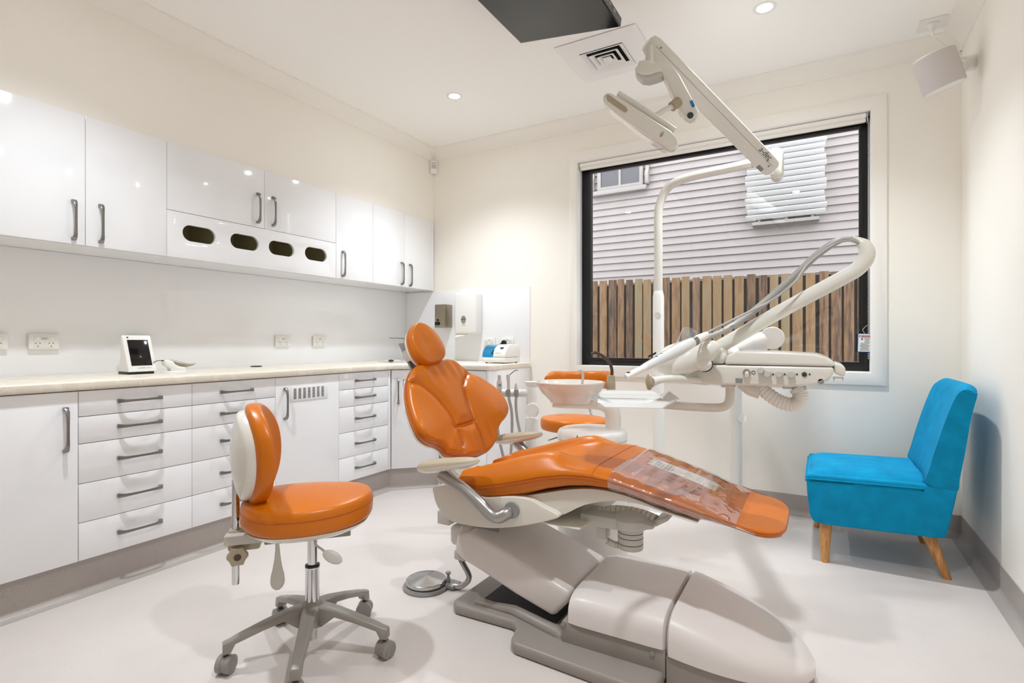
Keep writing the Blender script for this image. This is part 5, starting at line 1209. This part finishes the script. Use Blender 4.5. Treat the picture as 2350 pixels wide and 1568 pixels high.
# assistant stool behind the spittoon
aC = P(1318, 960, T=3.36); aC.z = 0
as_ = thing('assistant_stool', 'orange assistant stool standing behind the spittoon by the window wall', 'stool', aC)
star(aC, .4, as_); za_ = P(1318, 957, T=3.36).z
build('column', B().cyl(aC + Z_ * .17, aC + Z_ * (za_ - .09), .02), 'chrome', as_)
ol = [Vector((.218 * math.cos(a), .19 * math.sin(a))) for a in [2 * math.pi * i / 16 for i in range(16)]]
pad('seat_cushion', ol, aC + Z_ * (za_ - .03), X_, Y_, Z_, .05, .022, .016, 'leather', as_, n=5, rings=10)
zb0, zb1 = P(1328, 892, T=3.55).z, P(1328, 857, T=3.55).z
bk = []
cpts = cr([P(1252, 872, T=3.42), P(1290, 872, T=3.56), P(1340, 872, T=3.60), P(1385, 872, T=3.52), P(1408, 874, T=3.36)], 6)
for i, p in enumerate(cpts):
    t = (p - cpts[0]).length; tg = (cpts[min(i + 1, len(cpts) - 1)] - cpts[max(i - 1, 0)]).normalized(); nn = Vector((-tg.y, tg.x, 0)).normalized(); k = min(1, .35 + .65 * math.sin(math.pi * min(1, min(i, len(cpts) - 1 - i) / 3) / 2))
    bk.append([p + nn * (.026 * k * math.cos(a)) + Z_ * (.058 * k * math.copysign(abs(math.sin(a)) ** .7, math.sin(a))) for a in [2 * math.pi * j / 16 for j in range(16)]])
build('back_support', B().loft(bk), 'leather', as_, angle=70)
build('back_stem', B().tube(cr([aC + Vector((.02, .10, za_ - .085)), aC + Vector((.03, .24, za_ - .06)), cpts[12] + Vector((0, .03, -.10)), cpts[12] + Vector((0, .025, 0))], 5), .012, 12), 'chrome', as_)
build('lever', B().tube([P(1258, 1011, T=3.25), P(1280, 1004, T=3.26), aC + Z_ * (za_ - .10)], .004, 8), 'handle_steel', as_)
build('seat_mechanism', B().obox(aC + Z_ * (za_ - .092), (X_, Y_, Z_), (.07, .09, .012)), 'mid_grey', as_, bevel=.003)

# ================================================================== blue velvet chair
BY0, BY1 = 2.985, 3.565
bc_ = thing('blue_armchair', 'blue velvet armless chair on oak legs in the right corner', 'chair', (.24, 3.28, 0))
r4 = lambda a, c, Y=BY0: P(a, c, Y=Y)
bd = [(1850, 1089), (1852, 1130), (1858, 1180), (1866, 1198), (1890, 1205), (2010, 1220), (2150, 1237), (2172, 1237), (2182, 1200), (2192, 1160), (2200, 1122), (2100, 1110), (2000, 1101), (1900, 1092)]
build('seat_base', B().prism([r4(*p) for p in bd], (0, BY1 - BY0, 0)), 'velvet', bc_, bevel=.012, seg=3, bang=35)
# seat cushion: domed top
x_a, x_b = r4(1848, 1090).x, r4(2120, 1118).x; zl, zr = r4(1850, 1097).z, r4(2120, 1121).z
vs, fs = [], []
nx, ny = 18, 16
for i in range(nx + 1):
    for j in range(ny + 1):
        u, v = i / nx, j / ny; x = x_a + (x_b - x_a) * u; y = BY0 + (BY1 - BY0) * v
        ed = min(1, min(u, v, 1 - v) * 9); dome_ = .052 * (1 - (2 * v - 1) ** 4) ** .5 * min(1, (u * 7)) ** .5 if 0 < v < 1 and u > 0 else 0
        vs.append(Vector((x + (0 if u > 0 else .0), y, zl + (zr - zl) * u - .004 + dome_)))
for i in range(nx):
    for j in range(ny): a = i * (ny + 1) + j; fs.append((a, a + ny + 1, a + ny + 2, a + 1))
b = B().add(vs, fs)
n0 = len(vs); rim = [i * (ny + 1) for i in range(nx + 1)] + [nx * (ny + 1) + j for j in range(1, ny + 1)] + [i * (ny + 1) + ny for i in range(nx - 1, -1, -1)] + [j for j in range(ny - 1, 0, -1)]
b.add([vs[k] - Z_ * .012 for k in rim], []); m_ = len(rim)
for k in range(m_): b.f.append([rim[k], rim[(k + 1) % m_], n0 + (k + 1) % m_, n0 + k])
b.f.append([n0 + k for k in range(m_)])
build('seat_cushion', b, 'velvet', bc_, angle=60)
pip = [Vector((x_b, BY0 - .001, zr - .002)), Vector((x_a + .02, BY0 - .001, zl - .002)), Vector((x_a + .002, BY0 + .02, zl - .002)), Vector((x_a + .002, BY1 - .02, zl - .002)), Vector((x_a + .02, BY1 + .001, zl - .002)), Vector((x_b, BY1 + .001, zr - .002))]
build('piping', B().tube(pip, .004, 8), 'velvet', bc_)
# backrest: tapered, thick, with a softly dished front and rounded top
sp_ = [(2118, 1121), (2128, 1080), (2150, 1010), (2172, 950), (2192, 905), (2206, 888), (2222, 883), (2240, 890), (2247, 902), (2243, 918), (2232, 960), (2218, 1040), (2204, 1110), (2198, 1140), (2160, 1135)]
s3 = cr([r4(*p) for p in sp_], 4, True)
zmin, zmax = min(p.z for p in s3), max(p.z for p in s3)
rg = []
NW = 22
xf0 = min(p.x for p in s3)
for j in range(NW + 1):
    v = j / NW; e = min(v, 1 - v) * NW; ins = 0
    k = 1.0 if e >= 2.5 else (0.90 + .10 * math.sin(min(1, e / 2.5) * math.pi / 2))
    cen = sum(s3, Vector()) / len(s3); ring = []
    dish = .030 * math.sin(math.pi * v) ** .8
    for p in s3:
        q = cen + (p - cen) * k; hz = (q.z - zmin) / (zmax - zmin); frontness = max(0, (xf0 + .16 * hz + .08 - q.x) / .08)
        ring.append(Vector((q.x + dish * min(1, frontness), BY0 + (BY1 - BY0) * (v), q.z - .006 * math.sin(math.pi * v))))
    rg.append(ring)
build('backrest', B().loft(rg), 'velvet', bc_, angle=60)
build('top_seam', B().tube([r4(2243, 905) + Vector((.001, -.001, 0)), r4(2228, 903) - Y_ * .002, r4(2212, 896) - Y_ * .001], .0025, 6), 'velvet', bc_)
def leg(px, pyT, px2, pyB, Yt, Zc, lab):
    bq = P(px2, pyB, Z=0); tq = P(px, pyT, Y=Yt); tq.z = Zc; ax = (tq - bq); h = ax.length
    rg = []
    for t, hw in ((0, .017), (.03, .018), (1, .029)): c = bq + ax * t; rg.append([c + Vector((math.cos(a) * hw, math.sin(a) * hw, 0)) for a in [2 * math.pi * (i + .5) / 12 for i in range(12)]])
    build('leg', B().loft(rg), 'oak_leg', bc_)
lf = lambda x, y, dx, dy, z=.215: (x, y, dx, dy, z)
for (bx, by, tx, ty, tz_) in ((.016, 2.995, .02, 3.05, .20), (.49, 3.055, .42, 3.06, .19), (-.02, 3.54, .02, 3.50, .20), (.47, 3.54, .42, 3.49, .19)):
    ax = Vector((tx - bx, ty - by, tz_)); rg = []
    for t, hw in ((0, .017), (.03, .018), (1, .030)): c = Vector((bx, by, 0)) + ax * t; rg.append([c + Vector((math.cos(a) * hw, math.sin(a) * hw, 0)) for a in [2 * math.pi * (i + .5) / 12 for i in range(12)]])
    build('leg', B().loft(rg), 'oak_leg', bc_)
